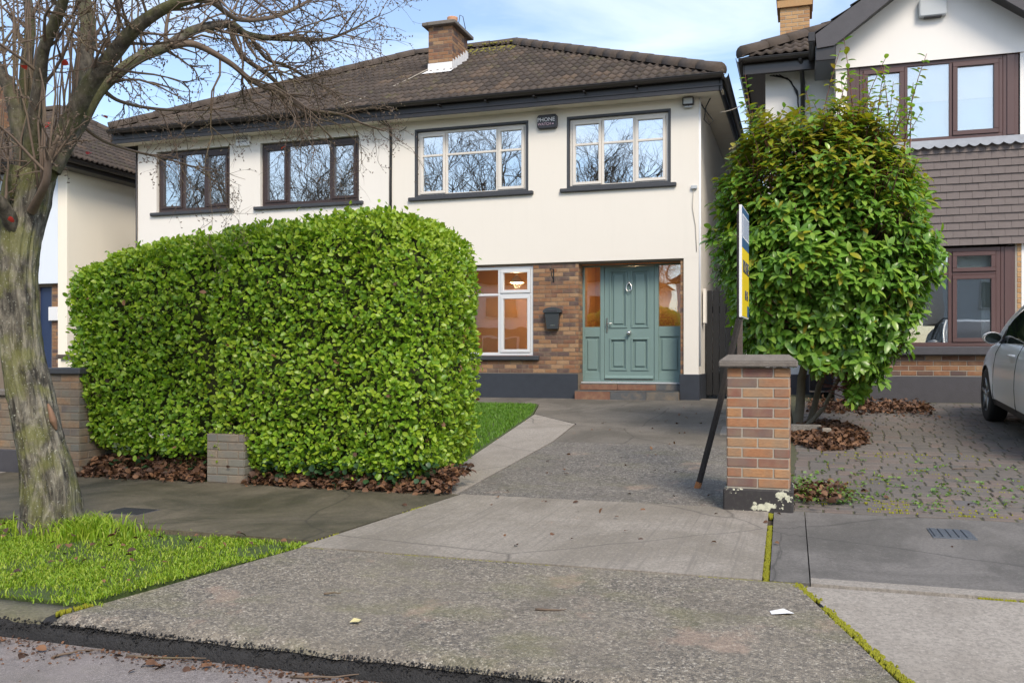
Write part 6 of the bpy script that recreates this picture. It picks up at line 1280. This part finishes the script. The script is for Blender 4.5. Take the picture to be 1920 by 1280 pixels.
LIMBS = [   # (points (px,py,depth), radii in px)
    ([(72, 345, 6.15), (110, 290, 6.2), (150, 232, 6.3), (190, 165, 6.4), (255, 112, 6.6), (313, 87, 6.8), (365, 56, 7.0), (430, 46, 7.2), (467, 66, 7.3), (547, 74, 7.5), (620, 72, 7.7), (692, 40, 7.8)], [19, 15, 13, 11.5, 10.5, 9.5, 8.5, 7.5, 6, 4.5, 3, 1.2]),
    ([(85, 330, 6.15), (122, 250, 6.1), (165, 165, 6.0), (215, 98, 5.9), (255, 52, 5.8), (312, 14, 5.7), (380, -8, 5.6), (450, -30, 5.5), (520, -70, 5.5)], [20, 18, 16, 14, 12, 10, 9, 7, 4]),
    ([(95, 320, 6.1), (140, 225, 6.2), (158, 120, 6.4), (165, 50, 6.5), (155, -10, 6.6), (150, -120, 6.8), (190, -260, 7.0)], [18, 17, 15, 14, 13, 10, 5]),
    ([(58, 330, 6.1), (62, 240, 6.0), (74, 160, 5.9), (82, 95, 5.8), (104, 40, 5.7), (122, -10, 5.6), (150, -150, 5.4), (140, -290, 5.2)], [17, 14, 12, 11, 10, 9, 7, 4]),
    ([(50, 335, 6.2), (52, 230, 6.3), (48, 140, 6.4), (56, 60, 6.5), (50, -10, 6.6), (20, -160, 6.8)], [18, 14, 11, 9, 8, 4]),
    ([(48, 350, 6.2), (38, 250, 6.2), (20, 170, 6.2), (-4, 132, 6.2), (-40, 60, 6.2), (-100, -60, 6.2)], [20, 15, 13, 12, 10, 6]),
    ([(30, 440, 6.1), (0, 380, 5.9), (-60, 330, 5.7), (-160, 240, 5.5)], [16, 12, 9, 5]),
    ([(320, 86, 6.8), (366, 84, 6.9), (430, 118, 7.1), (474, 153, 7.3), (529, 178, 7.6), (585, 222, 7.9), (625, 262, 8.1)], [7, 6.5, 5.5, 5, 4, 2.6, 1.2]),
    ([(430, 46, 7.2), (452, 102, 7.3), (508, 145, 7.5), (566, 200, 7.8), (640, 215, 8.1), (680, 232, 8.3), (720, 246, 8.5)], [6, 5, 4.2, 3.4, 2.6, 2, 1]),
    ([(365, 0, 5.65), (400, 6, 5.9), (446, 36, 6.3), (510, 33, 6.6), (565, 10, 6.8), (610, -20, 7.0)], [6, 5.5, 5, 4, 3, 1.5]),
    ([(190, 165, 6.4), (225, 190, 6.7), (300, 205, 7.1), (400, 205, 7.5), (470, 190, 7.8)], [4.5, 3.5, 2.8, 2, 0.8]),
    ([(150, 232, 6.3), (190, 262, 6.6), (245, 282, 7.0), (320, 300, 7.4), (390, 322, 7.7)], [4, 3, 2.4, 1.8, 0.8]),
    ([(467, 66, 7.3), (500, 110, 7.5), (540, 125, 7.7), (600, 160, 7.9), (650, 180, 8.1)], [4, 3.4, 3, 2, 0.8]),
    ([(310, 86, 6.8), (312, 50, 6.8), (318, 10, 6.8), (314, -40, 6.8)], [4, 3.2, 2.6, 1.6]),
    ([(60, 395, 6.05), (85, 345, 5.85), (92, 300, 5.8), (110, 255, 5.75)], [9, 7.5, 6, 3]),
]
starts = []
for i, (pp, rp) in enumerate(LIMBS):
    P3 = [pt(*p) for p in pp]; rr_ = [px2m(r, p[2]) for r, p in zip(rp, pp)]
    mb, c, r = limb_mesh(P3, rr_, 14 if rp[0] > 9 else 8, 0.10, 7, seed=i * 3.1); mb.build('limb', 'limb_bark' if rp[0] > 9 else 'twig', tr); starts.append((c, r))
tw = MB(); rs = random.Random(11)
def twig(p, d, L, r, lvl, droop, mb, sides=4):
    n = 5 if lvl == 1 else 4; pts = [p.copy()]; dv = d.normalized()
    for i in range(n):
        dv = (dv + Vector((rs.gauss(0, .20), rs.gauss(0, .20), rs.gauss(0, .16))) + Vector((0, 0, -droop * 0.35))).normalized(); pts.append(pts[-1] + dv * (L / n))
    mb.tube(pts, [r * (1 - 0.75 * i / n) for i in range(n + 1)], sides if lvl == 1 else 3, cap=False)
    if lvl < 3:
        k = rs.randint(3, 5) if lvl == 1 else rs.randint(2, 4)
        for j in range(k):
            i = rs.randint(1, n); dd = (pts[i] - pts[i - 1]).normalized(); sd = Vector((rs.gauss(0, 1), rs.gauss(0, 1), rs.gauss(0, .8))); sd = (sd - dd * sd.dot(dd)).normalized()
            twig(pts[i].lerp(pts[i - 1], rs.random()), dd * 0.75 + sd * 0.75, L * rs.uniform(0.35, 0.62), max(0.0016, r * 0.5), lvl + 1, droop, mb)
    if lvl >= 2 and rs.random() < 0.6:
        for q in pts[2:]: 
            e = Vector((rs.gauss(0, 1), rs.gauss(0, 1), rs.gauss(0, 1))).normalized(); mb.tube([q, q + e * 0.012, q + e * 0.022], [0.002, 0.005, 0.001], 4, cap=False)
for li, (c, r) in enumerate(starts):
    m = len(c); dens = {0: 36, 1: 28, 2: 9, 3: 8, 4: 7, 5: 6, 7: 15, 8: 12, 9: 18, 10: 11, 11: 10, 12: 9, 13: 7}.get(li, 6)
    for k in range(dens):
        i = min(m - 1, int(m * (0.25 + 0.75 * rs.random() ** 0.8))); i = max(i, 1); ax = (c[i] - c[i - 1]).normalized(); sd = Vector((rs.gauss(0, 1), rs.gauss(0, 1), rs.gauss(0, 0.8))); sd = (sd - ax * sd.dot(ax)).normalized()
        right = li in (0, 7, 8, 10, 11, 12); d = ax * 0.7 + sd * 0.8 + (Vector((0.3, 0.1, -0.02)) if right else Vector((0, 0, 0.35)))
        twig(c[i], d, rs.uniform(0.30, 0.78), max(0.005, min(0.013, r[i] * 0.5)), 1, 0.20 if right else 0.08, tw)
for k in range(34):      # upright water shoots
    c, r = starts[rs.choice((2, 3, 4, 5, 1, 0, 14, 6))]; i = rs.randint(2, max(3, len(c) // 2)); p = c[i]; pts = [p]; x = Vector((rs.gauss(0, .05), rs.gauss(0, .05), 1)); L = rs.uniform(0.6, 1.6)
    for j in range(6): pts.append(pts[-1] + (x + Vector((rs.gauss(0, .06), rs.gauss(0, .06), 0))) * (L / 6))
    tw.tube(pts, [0.009, 0.008, 0.007, 0.006, 0.005, 0.004, 0.002], 5)
for k in range(9):      # tangled twigs at the crotch
    p = trunk_c[rs.randint(len(trunk_c) - 30, len(trunk_c) - 1)]; twig(p + Vector((rs.gauss(0, .1), -0.12, rs.gauss(0, .1))), Vector((rs.gauss(0, 1), -0.4, rs.uniform(-.2, 1))), rs.uniform(.3, .7), 0.006, 1, 0.1, tw)
stuff(tw.build('twigs', 'twig', tr))
RL = leaf_template(0.9, 0.12, 0.4); m_ = MB(); m_.add([tuple(v) for v in RL[0]], RL[1], 0, True); rme = m_.mesh('red_leaf', 'redleaf')
for (x, y, d) in ((528, 280, 7.4), (190, 218, 6.2), (86, 240, 5.8), (116, 116, 5.8), (14, 412, 5.8), (106, 14, 5.9), (163, 290, 6.3), (40, 120, 6.0)):
    link('red_leaf', rme, tr, pt(x, y, d), Matrix.Rotation(rs.uniform(0, 6), 3, Vector((rs.gauss(0, 1), rs.gauss(0, 1), rs.gauss(0, 1))).normalized()).to_quaternion(), (0.048,) * 3)

# twigs lying in the gutter
for (x, y, a, L, lab) in ((-2.05, 3.33, 0.4, 0.34, 'upright-ended brown twig in the gutter below the pale yellow leaf'), (-1.85, 3.28, -0.3, 0.42, 'longest brown twig in the road gutter near the middle of the kerb'), (-2.9, 3.34, 0.1, 0.4, 'brown twig close against the kerb below the tip of the grass verge'), (-3.2, 3.22, 0.9, 0.3, 'brown twig on the road at the lower left corner'), (-1.2, 4.1, 0.2, 0.16, 'thin dark twig lying flat in the middle of the aggregate crossing'), (-2.3, 4.05, 1.0, 0.10, 'very short orange brown twig on the aggregate crossing near the grass'), (1.3, 9.0, 0.5, 0.3, 'bent twig lying on the block paving')):
    z = -0.193 if y < 3.4 else (za(x, y) + 0.014 if y < 5 else zr(y) + 0.02); pts = [Vector((x, y, z))]
    for j in range(5): a += rs.gauss(0, .3); pts.append(pts[-1] + Vector((math.cos(a) * L / 5, math.sin(a) * L / 5 * 0.5, rs.uniform(-.002, .006))))
    o = MB().tube(pts, [0.006, 0.006, 0.005, 0.004, 0.003, 0.002], 5).build('fallen_twig', 'twig'); tag(o, lab, 'twig')

# ============================================================ ACROSS THE STREET (seen mirrored in the windows)
def bare_tree(name, label, base, height, seed):
    rs2 = random.Random(seed); t_ = thing(name, label, 'tree', base, 'bare trees mirrored in the windows'); B = Vector(base); mbt = MB(); mbw = MB()
    mbt.tube([B, B + Vector((0.05, 0, height * .15)), B + Vector((0.1, 0.1, height * .32))], [0.24, 0.19, 0.16], 12); mbt.build('trunk', 'bark', t_)
    def grow(p, d, L, r, lvl):
        n = 5; pts = [p]; dv = d.normalized()
        for i in range(n): dv = (dv + Vector((rs2.gauss(0, .16), rs2.gauss(0, .16), rs2.gauss(0, .1) + 0.05))).normalized(); pts.append(pts[-1] + dv * L / n)
        mbw.tube(pts, [r * (1 - 0.6 * i / n) for i in range(n + 1)], 6 if lvl < 2 else 3, cap=False)
        if lvl < 5:
            for j in range((5, 5, 5, 5, 4)[lvl]):
                i = rs2.randint(2, n); dd = (pts[i] - pts[i - 1]).normalized(); sd = Vector((rs2.gauss(0, 1), rs2.gauss(0, 1), rs2.gauss(0, .6))).normalized(); grow(pts[i], dd * .8 + sd * .75, L * rs2.uniform(.5, .75), max(0.004, r * .5), lvl + 1)
    for k in range(5):
        a = 6.28 * k / 5 + rs2.random(); grow(B + Vector((0.1, 0.1, height * .3)), Vector((math.cos(a) * .55, math.sin(a) * .55, 1)), height * 0.33, 0.10, 1)
    stuff(mbw.build('branches', 'twig', t_))
for k, (x, h_, sd_, l_) in enumerate(((-14.2, 13.0, 3, 'bare tree across the road mirrored in the left upstairs window of the cream house'), (-7.4, 12.0, 5, 'bare tree across the road mirrored in the right upstairs window of the cream house'), (-22.5, 13.5, 8, 'bare tree across the road mirrored in the wider dark brown window'), (-28.5, 13.5, 12, 'bare tree across the road mirrored in the narrower dark brown window'))):
    bare_tree('opposite_tree', l_, (x, -6.2, -0.1), h_, sd_)
def far_house(x, label):
    h = thing('opposite_house', label, 'house', (x, -18, 0), 'houses across the road'); mb = MB(); wall_mesh(mb, x - 5.5, x + 5.5, -0.1, 2.8, -18.0, -0.25, []); mb.build('lower_wall', 'brick', h)
    mb = MB(); mb.box(x - 5.5, x + 5.5, -26, -17.99, 2.8, 5.4); mb.build('upper_wall', 'nbwhite', h)
    mb = MB(); mb.prism_y([(x - 5.9, 5.4), (x + 5.9, 5.4), (x, 8.6)], -26.3, -17.6); mb.build('roof', 'ridge', h)
    for k, (dx, z0, w, hh) in enumerate(((-3, 3.4, 2, 1.3), (3, 3.4, 2, 1.3), (-3, 0.8, 2.2, 1.5), (3, 0.8, 2.2, 1.5), (0.2, 0, 1.0, 2.1))):
        f = MB(); f.bbox(x + dx - w / 2, x + dx + w / 2, -17.99, -17.90, z0, z0 + hh, .02); wv = f.build('window' if k < 4 else 'door', 'offwhite' if k < 4 else 'navy', h)
        if k < 4: MB().box(x + dx - w / 2 + .08, x + dx + w / 2 - .08, -17.90, -17.88, z0 + .08, z0 + hh - .08).build('pane', 'dglass', wv)
for x, l in ((-13.5, 'white gabled house across the road mirrored in the ground floor window'), (-1.0, 'white gabled house across the road mirrored in the glass beside the green door'), (12.0, 'white gabled house across the road mirrored in the maroon window')): far_house(x, l)
